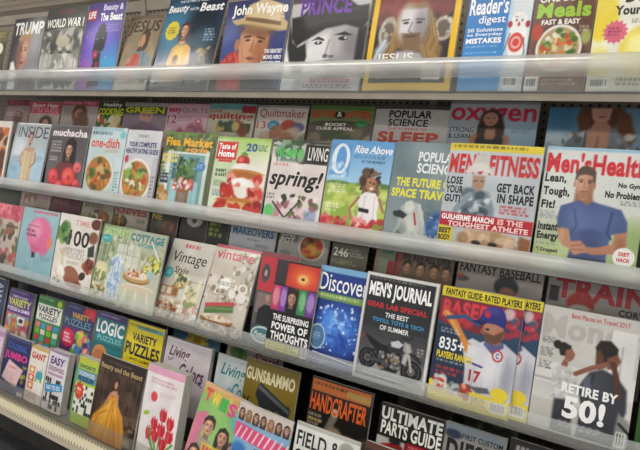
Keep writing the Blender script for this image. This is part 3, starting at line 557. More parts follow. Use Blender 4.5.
def a(c):
    c.G('cfe0e2','b8ccd0').R(.05,.0,.9,.05,'a8c8d0').E(.42,.66,.4,.27,'e4e2d8',.06).E(.4,.66,.36,.25,'a8803c',.12).B(.4,.66,.3,.2,'5c7a2c c86a28 e09a4c 8a4a20 d8b870 3f5a24',60,.08,2)
    c.Q(.05,.06,.85,.11,'3c6a7c',1,4,.9,.95).T('one-dish',.06,.15,.86,.29,'e0503c',.01).Q(.5,.31,.9,.36,'c87a5c',2).E(.9,.1,.08,.05,'7cc8d0',.3)
    c.R(.82,.4,1,.98,'d8e4e4',.7).Q(.84,.6,.97,.95,'4a7c90',9,3)
magazine('b3',a,'pale blue magazine with a one-dish skillet meal and red title, second tier front row',G2)
def a(c):
    c.G('dcdce0','c4c6ce').T('TODAY',.35,.06,.65,.1,'6a7080',.01).T('YOUR COMPLETE',.1,.16,.9,.23,'2c3c78',.025).T('HEALTHY EATING GUIDE',.04,.25,.97,.32,'2c3c78',.025)
    c.E(.45,.68,.44,.3,'ecebe4',.06,20).E(.45,.68,.39,.26,'b88a50',.1,20).B(.42,.66,.32,.22,SALAD,60,.08,12).E(.1,.4,.06,.05,'c83c50',.3)
    c.R(.86,.35,1,1,'b8b8c4',.5).Q(.88,.6,.98,.9,'5c5870',6)
magazine('b4',a,'white magazine with navy headline and a tilted plate of salad, second tier front row',G2)
def a(c):
    c.F('5c6c40').R(0,0,1,.04,'6a8c3c').BR(0,.03,1,.28,'4c6034 6c7c48 3c5028 84905c',60,.05,3).BR(0,.25,.22,1,'c8c4a8 8a9a70 e0dcc8 b0a888',30,.06,3)
    c.R(.12,.25,.2,1,'e4e8e4').R(.86,.22,.93,1,'d4dcdc').R(.12,.25,.93,.28,'e0e4e0').R(.2,.28,.86,1,'7caaac').R(.26,.31,.44,.6,'4c7478').R(.56,.31,.76,.6,'56807f').L('.35,.31 .35,.6','a8c8c8',.012).L('.66,.31 .66,.6','a8c8c8',.012).L('.26,.45 .44,.45','a8c8c8',.01).L('.56,.45 .76,.45','a8c8c8',.01).R(.26,.62,.4,1,'a4d0d4').R(.66,.62,.8,1,'a4d0d4').L('.3,.64 .3,1','84b4b8',.01).L('.72,.64 .72,1','84b4b8',.01)
    c.BR(.36,.34,.68,.6,'3c5c2c 4a6a34 8aa45c 2c4420 6c8c48',50,.04,4).BR(.34,.6,.7,.72,'e89c94 f0e4dc d86a60 fff4ec b84c50',44,.035,5).R(.42,.72,.64,.98,'a0623f').R(.46,.76,.6,.9,'8c8478').BR(.44,.9,.62,.98,'c0705c 7c4030',8,.03,5)
    c.E(.8,.42,.09,.06,'5088b4',.12).Q(.75,.39,.85,.45,'d8e8f4',2).BR(.02,.74,.2,.96,'b07c44 d8b078 8c5c30',20,.05,4).R(.03,.53,.2,.66,'26364a').Q(.04,.42,.26,.64,'f0f0e8',5)
    c.T('Flea Market',.04,.07,.96,.18,'f0b42c',.02).T('style',.46,.185,.9,.26,'f0a83c',.02,.3).T('URBAN',.02,.28,.34,.33,'f0dc80',.03).T('REHAB',.02,.34,.34,.39,'f0dc80',.03)
magazine('b5',a,'green magazine with pale blue garden shutters and yellow title, second tier front row',G2)
def a(c):
    c.G('c4dca8','e6e8d8').E(.85,.08,.5,.14,'b4d478',1).R(0,0,1,.025,'a8cc60').E(.85,.6,.3,.4,'f4f0e4',1).R(.02,.06,.42,.28,'d8342c').T('Taste of',.05,.08,.39,.155,'fff',.02).T('Home',.06,.165,.38,.25,'fff',.03).R(.08,.285,.35,.31,'d8342c').T('20',.58,.065,.78,.165,'1c5a8c',.04).Q(.8,.08,.97,.16,'2a5a4c',3)
    c.P('.3,.76 .32,.6 .42,.5 .4,.42 .52,.36 .62,.34 .8,.4 .86,.52 .92,.62 .96,.78','e8b888',.04)
    c.E(.56,.29,.12,.08,'b82820',.2).E(.52,.27,.05,.03,'e06858',.5).P('.5,.2 .56,.17 .64,.2 .58,.23','5c8a3c',.02).E(.58,.37,.22,.06,'f8f4ee',.25).E(.48,.4,.1,.05,'fdfaf4',.4).E(.66,.42,.3,.035,'cc8a48',.3,3).E(.6,.45,.28,.04,'b4682c',.4,3)
    c.BR(.32,.48,.92,.56,'c8302a a81c1c e05a4c f0a090',22,.06,4).P('.4,.52 .6,.48 .8,.52 .86,.6 .74,.66 .66,.62 .6,.72 .5,.62 .42,.62','f8f2ea',.03).E(.55,.54,.12,.04,'ffffff',.6)
    c.BR(.24,.6,.95,.72,'c02c24 a01818 d84838 e88070',34,.07,7).P('.44,.6 .7,.58 .74,.7 .62,.76 .5,.7','f4ece0',.04).E(.56,.78,.4,.05,'c47c38',.25).E(.56,.815,.42,.04,'e0a868',.3).BR(.15,.8,.98,.88,'b82820 d04438 8c1814',24,.07,9).E(.55,.93,.5,.07,'e8ecec',.15).E(.55,.915,.42,.04,'d8b8a8',.4)
    c.T('SWEET',.06,.4,.28,.44,'234a30',.03).T('& EASY',.06,.45,.3,.49,'234a30',.03).Q(.06,.54,.26,.62,'4a6a3c',3).Q(.06,.66,.24,.74,'3c6a8c',3)
magazine('b6',a,'green and white food magazine with a strawberry shortcake, second tier front row',G2,lift=.001)
def a(c):
    c.F('e8e0dc').P('.04,.0 .35,.0 .62,.25 .1,.25','6a8a7c',.04).P('.3,.0 .75,.0 .6,.3 .4,.2','584a3c',.04).R(0,0,1,.035,'3c3a34').BR(.0,.02,.6,.22,'3c5c3c 90b090 c8d0c8 2a2a20',20,.08,3)
    c.R(.6,.04,1,.26,'2a2a28').T('LIVING',.66,.07,.99,.22,'f0ece8',.0).T('WOMEN\'S',.08,.1,.58,.2,'5ac85c',.02)
    c.R(0,.27,1,1,'e8dedb').S('d8c8c4',8,.5,3,.3).Q(.06,.27,.4,.32,'c86a6a',1)
    c.T('spring!',.03,.34,.97,.58,'1c1c20',.015,.25).BR(.25,.62,.95,.74,'5c6a3c 8a3c4c c8a0a8 2c3420 f0e8e8',22,.05,4).BR(.1,.72,.9,.95,'c88898 e8d0d0 7c8a4c a06a78',26,.06,7)
    c.L('.15,.72 .5,.95','3a3430',.03).L('.3,.98 .62,.7','3a3430',.025).L('.5,.78 .72,.98','3a3430',.02).E(.1,.82,.1,.07,'6acc78',.4).R(.74,.78,.94,.95,'8ca0c8',.7).Q(.02,.62,.2,.7,'5c5c5c',2)
magazine('b7',a,'white spring issue with black italic headline and twigs, second tier front row',G2)
def a(c):
    c.G('5c9cd4','a8d0ec',1,0,.44).G('a8bc58','8cb03c',1,.44,1).E(.8,.45,.3,.03,'587c48',.5).E(.2,.45,.2,.025,'688c50',.5).BR(0,.46,1,.78,'c8d868 e0e89c 74a43c 98bc48 d8e088',70,.06,4,.6)
    c.R(.02,.05,.36,.38,'4a8ccc',.6).E(.19,.2,.15,.16,'e6f0f8',.05).E(.2,.2,.085,.13,'5a98d4',.08).Q(.06,.37,.32,.41,'e8f0f8',1).BR(.02,.24,.34,.36,'9cc8ec d8ecf8',10,.04,2,.6)
    c.BR(.58,.3,.88,.54,'4c3024 6c4834 3a241a 7c5a44',46,.05,6,.9).P('.66,.38 .76,.36 .82,.42 .8,.5 .72,.53 .66,.47','b07c5c',.02).E(.72,.42,.018,.01,'2a1a14').E(.78,.43,.018,.01,'2a1a14').E(.75,.48,.03,.012,'f0e8e4',.5)
    c.P('.56,.58 .66,.52 .82,.52 .9,.6 .88,.7 .92,.88 .6,.9 .6,.7','f2eeee',.02).L('.68,.56 .66,.86','c8c4cc',.02,.7).L('.82,.56 .84,.86','ccc8d0',.02,.7).P('.6,.68 .76,.69 .76,.73 .6,.72','241c20',.01).L('.58,.58 .46,.7 .5,.8','b07c5c',.04).L('.89,.58 .97,.7','a87454',.04)
    c.BR(0,.8,1,.98,'d84a4c e8787c b82c38 f4a8a8 8a9c3c c8343c',110,.045,9)
    c.T('Rise Above',.4,.05,.98,.13,'f8f8f8',.005,.3).Q(.4,.15,.96,.19,'2c5a80',2).T('IN THE MOMENT',.54,.2,.9,.23,'2c4a6a',.01)
    c.Q(.06,.46,.4,.56,'f8fcf0',4).Q(.06,.66,.3,.76,'f8fcf0',3)
magazine('b8',a,'sky blue and green magazine with a woman in white among red flowers, second tier',G2)
def a(c):
    c.G('6c8088','8a989c').S('566a72',10,.6).S('a8b4b6',8,.5,7).T('POPULAR',.4,.09,.98,.185,'e8ecec',.02).T('SCIENCE',.4,.2,.98,.295,'e8ecec',.02)
    c.T('THE FUTURE OF',.1,.345,.98,.43,'e8e43c',.03).T('SPACE TRAVEL',.05,.45,.98,.535,'e8e43c',.03)
    c.BR(.5,.56,.98,.75,'c4ccc8 4c5c64 d8dcd8 7c8a90',24,.06,4,.7).P('.24,.62 .36,.56 .5,.58 .56,.68 .62,.8 .7,.94 .44,.98 .3,.92 .22,.78','b8bcb8',.03).P('.3,.58 .4,.56 .46,.62 .4,.68 .3,.66','dcded8',.03).P('.12,.68 .24,.66 .36,.7 .3,.74 .14,.72','2a3236',.02).E(.44,.78,.1,.1,'d4d6d0',.9,0,.8).E(.3,.84,.07,.07,'8c9490',1,0,.8).L('.46,.68 .5,.78','a83a30',.03).L('.52,.6 .66,.84','ccd0cc',.05).L('.24,.8 .16,.92','a8b0ac',.05).E(.82,.78,.17,.14,'3a64a0',.4).BR(.68,.68,.97,.88,'6a90c0 2c4c84 c8d8e8 5078b0',26,.04,3,.7)
    c.L('.2,.95 .5,.86 .8,.98','dcdcd8',.02).BR(.05,.88,.98,.99,'a8b4b4 5c6c74 c8ccc8',20,.06,8,.7)
magazine('b9',a,'grey-blue science magazine with a spacecraft and yellow headline, second tier front row',G2)
def a(c):
    c.G('c8ced2','b4bec6').R(0,0,1,.065,'e8d03c').Q(.04,.015,.96,.05,'5a4a10',1).TG("MEN'S FITNESS",.02,.085,.98,.27,'c81e24',.035)
    c.P('.14,.62 .22,.44 .32,.38 .5,.42 .58,.55 .6,.7 .16,.7','7c8a94',.04).BR(.2,.42,.56,.66,'5a6872 a8b4bc d0d8dc 3c4a54',30,.05,6,.8).P('.3,.28 .44,.28 .44,.38 .38,.42 .31,.38','b08c74',.02).P('.2,.26 .3,.16 .44,.15 .52,.26 .4,.24 .28,.26','d8d4cc',.02).P('.28,.17 .32,.09 .42,.09 .45,.17','c8c4bc',.02).L('.32,.33 .36,.325','3a2a22',.01).L('.4,.325 .43,.33','3a2a22',.01).L('.3,.45 .16,.6','8a98a4',.06)
    c.T('LOSE',.02,.3,.2,.37,'26262a',.04).T('YOUR',.02,.38,.22,.45,'26262a',.04).T('GUT!',.02,.46,.2,.53,'26262a',.04)
    c.T('GET BACK',.58,.33,.97,.41,'26262a',.04).T('IN SHAPE',.6,.42,.97,.5,'26262a',.04).Q(.64,.52,.97,.6,'c82a2c',3,3,.9)
    c.P('0,.62 1,.63 1,.75 0,.74','b8242c',.015).T('GUILHERME MARCHI',.02,.635,.6,.685,'f8f0f0',.03).T('IS THE',.64,.635,.9,.685,'f0c0c0',.03).T('TOUGHEST ATHLETE',.1,.695,.96,.74,'f0d0d0',.03)
    c.P('.22,.8 .3,.76 .62,.74 .84,.78 .88,1 .2,1','bc9c7c',.03).P('.86,.8 .93,.78 .9,.86','a07c5c',.02).BR(.26,.78,.84,.95,'9c7c5c d8bc9c 8a684a e4ccb0 c8a888',50,.05,3,.6).E(.44,.86,.05,.02,'2a1c14',.5).E(.62,.86,.05,.02,'2a1c14',.5).E(.52,.93,.12,.04,'e8d4c0',.6).P('.88,.76 1,.78 1,1 .88,1','8c5a38',.03).P('0,.74 .17,.75 .17,.9 0,.88','e0cc2c',.01).T('BEST',.01,.76,.15,.81,'1c1c1c',.03).T('BODY',.01,.82,.15,.87,'1c1c1c',.03)
magazine('b10',a,'magazine with a yellow top strip, red title, rider and brown bull, second tier front row',G2,lift=.013,spine='e6e2da')
def a(c):
    c.G('dcdedc','d0d6cc').R(0,0,1,.025,'9cc4dc').TG("Men'sHealth",.02,.045,.985,.215,'d02430',.025).P('0,.68 .4,.6 1,.58 1,1 0,1','b8c89c',.25).E(.15,.95,.35,.15,'bccc90',.7).E(.97,.82,.2,.25,'9cb474',.7).E(.6,.95,.3,.1,'a0b478',.7)
    c.P('.345,.34 .5,.34 .54,.46 .34,.47','a06c54',.03).P('.335,.24 .36,.2 .48,.2 .51,.25 .51,.34 .475,.405 .43,.425 .385,.405 .345,.34','c29074',.018).E(.49,.31,.03,.09,'9a684e',1,0,.8).E(.39,.28,.04,.05,'d4a688',1,0,.7)
    c.P('.325,.27 .33,.19 .38,.15 .46,.15 .52,.19 .525,.29 .505,.27 .49,.225 .42,.215 .36,.225 .34,.26','4c382a',.015).L('.36,.262 .41,.26','3a241a',.01).L('.45,.26 .5,.264','3a241a',.01).E(.387,.278,.018,.007,'1c1410').E(.468,.278,.018,.007,'1c1410').L('.425,.27 .415,.32 .44,.325','9c6a50',.01).L('.4,.352 .46,.352','8a4640',.012).E(.43,.38,.06,.03,'8a6450',.8,0,.5).E(.325,.3,.012,.025,'b88068',.3).E(.522,.3,.012,.025,'a07058',.3)
    c.P('.2,.58 .22,.48 .34,.44 .4,.425 .47,.46 .53,.425 .6,.44 .8,.47 .87,.56 .88,.64 .74,.67 .72,.78 .72,.88 .36,.88 .37,.78 .33,.66 .22,.67','4d5f8e',.018)
    c.E(.42,.58,.12,.1,'6074a6',1,0,.8).E(.62,.55,.12,.08,'5a6c9e',1,0,.8).E(.56,.78,.1,.1,'3a4a74',1,0,.7).L('.36,.5 .4,.62 .36,.7','3c4c78',.02,.7).L('.72,.5 .7,.66 .74,.7','36446c',.025,.8).E(.53,.68,.12,.03,'3c4c78',1,0,.6).P('.36,.87 .72,.87 .74,1 .36,1','34425c',.02).L('.54,.88 .54,1','222c40',.015)
    c.P('.215,.66 .32,.655 .35,.74 .43,.78 .42,.82 .3,.8 .24,.74','be886c',.015).P('.77,.66 .88,.635 .89,.74 .82,.81 .6,.84 .46,.83 .46,.79 .62,.78 .76,.74','b87f64',.015).E(.27,.71,.03,.05,'d4a284',.9,0,.8).E(.83,.74,.04,.05,'9a644c',.9,0,.7).P('.36,.76 .46,.74 .52,.78 .52,.83 .42,.86 .36,.82','c08a70',.015).L('.38,.79 .48,.77','8c5a44',.008).L('.38,.82 .5,.81','8c5a44',.008)
    c.T('Lean,',.02,.22,.24,.305,'222226',.04).T('Tough,',.02,.33,.29,.42,'222226',.04).T('Fit!',.02,.44,.16,.51,'222226',.045)
    c.T('No Gym?',.74,.26,.98,.31,'222226',.03).T('No Problem!',.63,.33,.98,.385,'222226',.03).Q(.78,.4,.98,.44,'6a6a6c',2).Q(.02,.53,.2,.6,'7a7a7c',4).T('Instant',.02,.62,.22,.69,'2a2a2e',.03).T('Energy',.02,.7,.24,.78,'2a2a2e',.03).Q(.02,.79,.25,.81,'7a7a7c',1).T('"I Dropped',.03,.83,.25,.87,'2a2a2e',.015).T('25 lbs."',.03,.885,.18,.92,'2a2a2e',.015)
    c.E(.88,.83,.1,.075,'f0eeec',.1).T('DIET',.83,.79,.93,.82,'d02430',.03).T('HACK',.82,.835,.94,.865,'d02430',.03).bar(.85,.92,.99,.99)
magazine('b11',a,'white magazine with a man in a blue shirt and red title, second tier',G2,spine='e8e6e2')
# ---- second tier, rear row
def a(c): c.F('a88c90').R(0,0,1,.18,'8c4450').Q(.1,.03,.9,.14,'c06c7c',1,4,.8,.95).E(.6,.5,.2,.2,'6a4a40',.6).Q(.1,.25,.8,.5,'e0d0d0',4)
magazine('c0',a,'dusty pink magazine at the left end of the second tier rear row',G2B)
def a(c):
    c.F('b8a49c').R(0,.02,1,.34,'c83a50').T('Short Hair',.06,.05,.94,.17,'f0dce0',.02).T('STYLE GUIDE',.06,.19,.94,.31,'e8b0bc',.01).E(.6,.6,.2,.2,'3c2c24',.5).E(.6,.62,.1,.12,'c09078',.3)
magazine('c1',a,'magazine with a crimson title banner, second tier rear row',G2B)
def a(c):
    c.F('b4a8a4').R(0,0,1,.14,'b04860').T('InStyle Hair',.04,.01,.96,.13,'dc8c9c',.02).E(.52,.34,.2,.26,'6a4630',.3).E(.52,.36,.12,.14,'c4927a',.25).E(.6,.6,.2,.3,'6c4a34',.4).E(.48,.34,.03,.01,'2a1a16').E(.57,.34,.03,.01,'2a1a16').E(.52,.43,.04,.01,'a04a48').Q(.06,.2,.34,.45,'6c6468',5)
magazine('c2',a,'grey magazine with a long-haired woman and pink title, second tier rear row',G2B)
def a(c):
    c.F('26301c').R(0,0,1,.1,'3c4420').T('Healthy',.2,.06,.9,.18,'e8e8d8',.01).T('COOKING',.04,.19,.97,.38,'c8d42c',.03).BR(0,.4,1,1,SALAD,30,.12,2).Q(.1,.01,.9,.04,'c8c8a0',1)
magazine('c3',a,'dark cooking magazine with lime green lettering, second tier rear row',G2B)
def a(c):
    c.F('8c7c88').R(0,0,1,.09,'a8a4a0').R(0,.1,1,.28,'3c3c28').T('GREEN',.04,.11,.96,.26,'c4cc2c',.03).E(.56,.32,.16,.16,'c49088',.3).E(.52,.32,.03,.012,'4a3030').E(.62,.32,.03,.012,'4a3030').P('.2,.6 .5,.45 .9,.6 .9,1 .2,1','7a6078',.05).Q(.05,.02,.95,.07,'5c5850',1)
magazine('c4',a,'mauve magazine with a yellow-green title over a bald head, second tier rear row',G2B)
def a(c):
    c.F('d8b0bc').R(0,0,1,.04,'c8909c').T('easy',.04,.1,.36,.24,'c02c50',.02).T('QUILTS',.37,.1,.98,.22,'8a7078',-.005).T('12',.04,.28,.28,.46,'7c5058',0).Q(.3,.3,.7,.42,'8c6870',4).E(.8,.4,.09,.07,'d06a90',.2).E(.8,.4,.04,.03,'f0d0dc',.3).BR(0,.55,1,1,'c88898 e8d0d8 a85c78',20,.12,2)
magazine('c5',a,'pink quilting magazine with a large number 12, second tier rear row',G2B)
def a(c):
    c.F('c8c4ac').R(0,0,1,.13,'6aa0a4').T('LOVE',.04,.14,.3,.2,'a03c34',.01).T('quilting',.02,.2,.97,.38,'c0392c',.01).R(.72,.04,1,.2,'a83444').R(.24,.42,.94,.62,'4a4c2c').BR(.25,.43,.93,.6,'c8a83c 8a3c2c 3c5c4c d8c078',16,.08,2)
magazine('c6',a,'teal and cream quilting magazine with red lettering, second tier rear row',G2B)
def a(c):
    c.F('dcd4cc').R(0,0,1,.05,'9c9890').T('Quiltmaker',.06,.07,.97,.28,'b0483c',-.008).T('13',.03,.34,.22,.5,'c85c3c',0).E(.38,.42,.13,.1,'3c8cb0',.1).Q(.3,.38,.47,.47,'e0f0f8',3).E(.68,.42,.16,.12,'a84438',.2).E(.86,.44,.12,.1,'6a5c80',.3).BR(.1,.55,1,1,'c8b8a0 a86a4c 8a9078',20,.12,3)
magazine('c7',a,'cream magazine with thin red title and number 13, second tier rear row',G2B)
def a(c):
    c.F('7a8c5c').R(0,0,1,.08,'5c8040').R(0,.34,1,1,'5c544c').T('BEFORE',.03,.1,.42,.24,'c84a2c',.02).T('AFTER',.56,.1,.97,.24,'c84a2c',.02).E(.49,.18,.09,.07,'26241f',.1).T('&',.45,.12,.53,.22,'e0dcc8',.02)
    c.E(.5,.36,.48,.06,'4a443c',.2).T('BOOST',.28,.34,.62,.4,'e8e4dc',.01).T('CURB APPEAL',.14,.42,.74,.48,'e8e4dc',.01).E(.84,.34,.09,.06,'3c8a4c',.2).BR(0,.55,1,1,'8a7c64 4c5c3c b0a890',20,.12,3)
magazine('c8',a,'green home magazine with orange-red lettering, second tier rear row',G2B)
def a(c):
    c.F('c8c4c0').R(0,0,1,.05,'3a302e').T('POPULAR',.2,.07,.78,.21,'222',.02).T('SCIENCE',.2,.23,.74,.36,'222',.01).T('THE SCIENCE OF',.2,.385,.74,.43,'c8583c',.0).T('SLEEP',.08,.46,.9,.66,'c84c34',.03).Q(.8,.2,.92,.26,'c8806a',2).E(.5,.85,.3,.14,'8c8c90',.6)
magazine('c9',a,'grey science magazine with orange SLEEP headline, second tier rear row',G2B)
def a(c):
    c.G('b8bcc0','94a8b4').R(0,0,1,.04,'8c8886').E(.9,.6,.3,.4,'9cbccc',1)
    c.TG('oxygen',.02,.1,.98,.4,'c82c48',.01).E(.5,.3,.13,.17,'3c2a22',.3).E(.49,.28,.085,.11,'c4907a',.25).E(.46,.27,.02,.008,'2a1a16').E(.53,.27,.02,.008,'2a1a16').E(.49,.34,.03,.008,'a84c48').P('.28,.56 .42,.44 .58,.44 .72,.55 .75,1 .25,1','b07e68',.04).P('.35,.6 .42,.47 .46,.6 .55,.6 .6,.47 .66,.6 .66,1 .34,1','241f24',.02).E(.4,.45,.05,.13,'3c2a22',.5).E(.61,.45,.05,.14,'3c2a22',.5)
    c.T('STRONG',.02,.42,.32,.5,'2a2a2c',.0).T('& LEAN',.02,.52,.28,.6,'2a2a2c',.0).Q(.74,.42,.95,.5,'5c5c60',3)
magazine('c10',a,'pale magazine with a woman in black under a red title, second tier rear row',G2B)
def a(c):
    c.G('6c90ac','9cb4c4').E(.12,.1,.2,.2,'4a7ca0',.7).E(.1,.4,.25,.15,'b8ccd8',.6).E(.55,.05,.22,.22,'5c3c2c',.3).P('.4,.0 .3,.1 .36,.28 .46,.2','6a4430',.04).P('.7,.0 .84,.06 .92,.3 .86,.42 .74,.3','70492f',.04)
    c.P('.44,.0 .66,.0 .64,.12 .56,.18 .47,.12','c49480',.02).E(.56,.09,.04,.012,'a84c48',.5).P('.5,.14 .62,.14 .7,.24 .44,.26','b8846c',.02)
    c.P('.0,.75 .12,.5 .28,.3 .45,.22 .72,.22 .9,.4 1,.75 1,1 .0,1','7c848e',.03).BR(.05,.28,.98,.95,'b8bcc0 4c5664 d0ccc4 68645c 9ca4ac',110,.035,5,.75).P('.44,.22 .66,.22 .66,.4 .6,.66 .48,.62 .42,.4','c08e74',.02).L('.55,.3 .53,.6','9c6a54',.02).E(.48,.46,.05,.08,'cc9c82',.9,0,.7).E(.61,.44,.04,.08,'cc9c82',.9,0,.7).L('.42,.26 .42,.5 .52,.68','50545c',.02)
magazine('c11',a,'bluish magazine with a woman in a patterned open blouse, second tier rear row',G2B,vs=.8)
# ---- third tier, front row
def a(c):
    c.F('c8b4ac').R(0,0,1,.22,'d86478').BR(.3,.02,1,.2,'e88c98 c04c60',20,.06,2).BR(0,.25,1,1,'e0d8cc 8c6a4c 5c6a3c c04a4c b0a898 4a3c34',70,.08,5).R(.55,.3,.95,.34,'4a3a34',.6)
magazine('d0',a,'pink-banded magazine at the left end of the third tier front row',G3)
def a(c):
    c.G('a0c4cc','8cb8c4').E(.55,.35,.33,.24,'e878a4',.25).E(.45,.3,.15,.12,'f4a0c0',.9).E(.72,.48,.14,.16,'e06c9c',.4).P('.38,.5 .66,.55 .5,.66 .42,.64','d8608c',.04).P('.44,.62 .52,.62 .54,.69 .45,.7','26262a',.02).L('.49,.7 .45,1','c8d0d0',.014).E(.86,.45,.07,.08,'e8846c',.5)
    c.T('IT\'S ALL',.2,.3,.46,.34,'3c2430',.02).T('CLEAR',.22,.36,.5,.4,'3c2430',.02).Q(.2,.24,.6,.27,'7a3a50',1).R(.3,.02,.95,.06,'c8748c',.8).Q(.7,.65,.95,.72,'5c8494',3)
magazine('d1',a,'light blue magazine with a pink balloon, third tier front row',G3)
def a(c):
    c.F('ece4dc').B(.16,.28,.2,.1,'3c6a2c 5c8a3c 2c4c20 84a85c',26,.08,2).E(.92,.08,.12,.07,'6a3428',.2).E(.9,.26,.1,.08,'8a5a3c',.3).P('.82,.4 .95,.34 .98,.5 .84,.52','2c3c2c',.03).B(.88,.62,.1,.1,'8a3c2c b07048 5c2c1c',14,.06,5).E(.78,.78,.08,.05,'3a2a24',.2,-30)
    c.E(.52,.82,.22,.13,'a0644a',.1,20).Q(.38,.76,.66,.84,'b87c5c',3,2,.6).B(.22,.6,.16,.1,'f4ecdc e8dcc0 d8c8a8',14,.08,3).E(.18,.8,.18,.09,'f6f0e6',.2).B(.15,.8,.14,.07,'fff8ec e4d8c4',8,.05,4).E(.1,.9,.03,.02,'2a1c18').E(.22,.92,.04,.02,'2a1c18').E(.7,.92,.1,.06,'8a5040',.3)
    c.T('TIME',.42,.06,.78,.13,'d8968c',.0).T('100',.32,.2,.82,.41,'26221f',.01).T('HEALTHIEST',.3,.44,.76,.48,'8c8880',.0).T('FOODS',.32,.49,.76,.58,'a8a49c',-.01).Q(.34,.62,.72,.66,'8c8880',2)
magazine('d2',a,'cream magazine with the number 100 and scattered nuts, third tier front row',G3)
def a(c):
    c.G('9caa84','bcc4a4').BR(0,.1,1,.5,'8c9c6c d8dccc b0b890 74885c c8ccb4',90,.045,3).TG('DECORATING',.04,.03,.96,.14,'b4dc94',.03).E(.16,.19,.14,.06,'4cb0b4',.15).Q(.06,.17,.26,.21,'e0f0f0',1)
    c.R(.5,.22,.86,.46,'e0e2dc',.8).L('.5,.22 .5,.46','8c8c80',.012).L('.68,.22 .68,.46','9c9c90',.012).L('.5,.34 .86,.34','9c9c90',.012).R(.05,.26,.3,.5,'6c7c5c',.6).L('.1,.26 .1,.5','c8ccb8',.02).L('.24,.26 .24,.5','c8ccb8',.02)
    c.P('.42,.42 .52,.38 .66,.4 .72,.5 .7,.62 .78,.68 .74,.96 .4,.98 .38,.66 .44,.6','d8e2ea',.02).BR(.42,.42,.72,.95,'b8cce0 94b4d4 e8f0f4 7ca4cc',50,.04,9,.8).L('.48,.42 .5,.62 .46,.9','84a8cc',.015).L('.62,.44 .64,.64 .68,.92','84a8cc',.015)
    c.E(.18,.6,.18,.1,'e4dcb4',.3).BR(.02,.62,.38,.98,'c8b47c 8c9c54 e8e0c0 a07c48 f0ecd8 6c7c40',70,.04,5).L('.14,.66 .14,.78','a89468',.03).BR(.78,.55,1,.9,'c8a070 a88050 e0d0a8 7c8c4c',26,.045,6).R(0,.95,1,1,'a8a890',.5)
magazine('d3',a,'green garden decorating magazine with a white and blue chair, third tier front row',G3)
def a(c):
    c.G('b0b49c','d4d4c0').BR(0,.08,1,.5,'94a078 d8dac4 c0a878 e0dcd0 a8b08c',90,.05,4).TG('COTTAGE',.05,.04,.95,.14,'3c848c',.03).TG('HOME',.3,.15,.8,.2,'5ca0a4',.03).R(.06,.2,.4,.48,'e4e4d8',.7).L('.23,.2 .23,.48','a8a898',.015).L('.06,.34 .4,.34','a8a898',.015)
    c.BR(.62,.3,.95,.5,'ecdc4c d4c82c 8a9c3c f4ec84 5c7c30',44,.035,5).R(.7,.48,.84,.58,'a8c4c8')
    c.E(.42,.6,.36,.075,'8c6838',.1).E(.42,.585,.35,.065,'c89c60',.1).E(.42,.56,.3,.05,'ecd8b8',.15).BR(.2,.5,.64,.58,'e8e0d0 b07840 c8503c f0ecdc 8c9c54',26,.035,8).E(.5,.72,.44,.05,'ece0cc',.12).E(.5,.735,.44,.045,'c8b490',.3,0,.5).L('.2,.76 .16,1','e8dcc8',.05).L('.5,.78 .5,1','e8dcc8',.05).L('.78,.76 .86,1','e8dcc8',.05)
    c.BR(0,.84,.4,1,'b0b890 8c9c6c c8c8a8',18,.05,2,.7).P('.62,.1 .65,.1 .92,.32 .9,.34','f4f4f0',.02)  # white diagonal streak: plastic glare painted into the cover colours
magazine('d4',a,'cottage magazine with yellow flowers and a wooden round table, third tier front row',G3,lift=.013,gloss=True)
def a(c):
    c.G('d4d0c6','b0a898').R(0,0,.045,1,'2c3c6a').R(.5,.42,1,.75,'dcd8cc',.7).L('.62,.5 .98,.5','a89c88',.015).Q(.36,.05,.82,.1,'c8505c',1,4,.9,.95)
    c.E(.16,.44,.11,.07,'4ca8b0',.15).Q(.1,.41,.23,.47,'e0f0f0',2).BR(.3,.42,.6,.62,'5c6a34 8a7c48 c8a868 3c5028 e0d0a0',40,.035,3).R(.62,.46,.68,.95,'ece6d6',.8).R(.86,.46,.92,.95,'ece6d6',.8).BR(.66,.5,.88,.75,'e8dcb8 8a9c5c d8c890 b0a070',34,.035,4).R(.08,.6,.5,.72,'b07c54').R(.1,.62,.2,.7,'e0d8c8').R(.24,.62,.34,.7,'d8ccb8').R(.38,.62,.47,.7,'8c5c3c').R(.12,.74,.56,.84,'d8ccb8').BR(.14,.75,.54,.83,'c8b8a0 8c7458 ece4d4',18,.03,5)
    c.BR(.05,.82,.62,.98,'a87c54 8c4a34 e0d4bc c8a070 5c4030',60,.035,6).BR(.6,.76,1,.98,'ecdcd4 c88c88 8a9a5c f4f0e8 d4a8a4',50,.035,7)
    c.T('Vintage',.16,.15,.9,.33,'33302c',-.004,.12).T('Style',.28,.34,.6,.45,'33302c',-.004,.12)
magazine('d5',a,'vintage style magazine with a dark blue spine and kitchen crockery, third tier front row',G3)
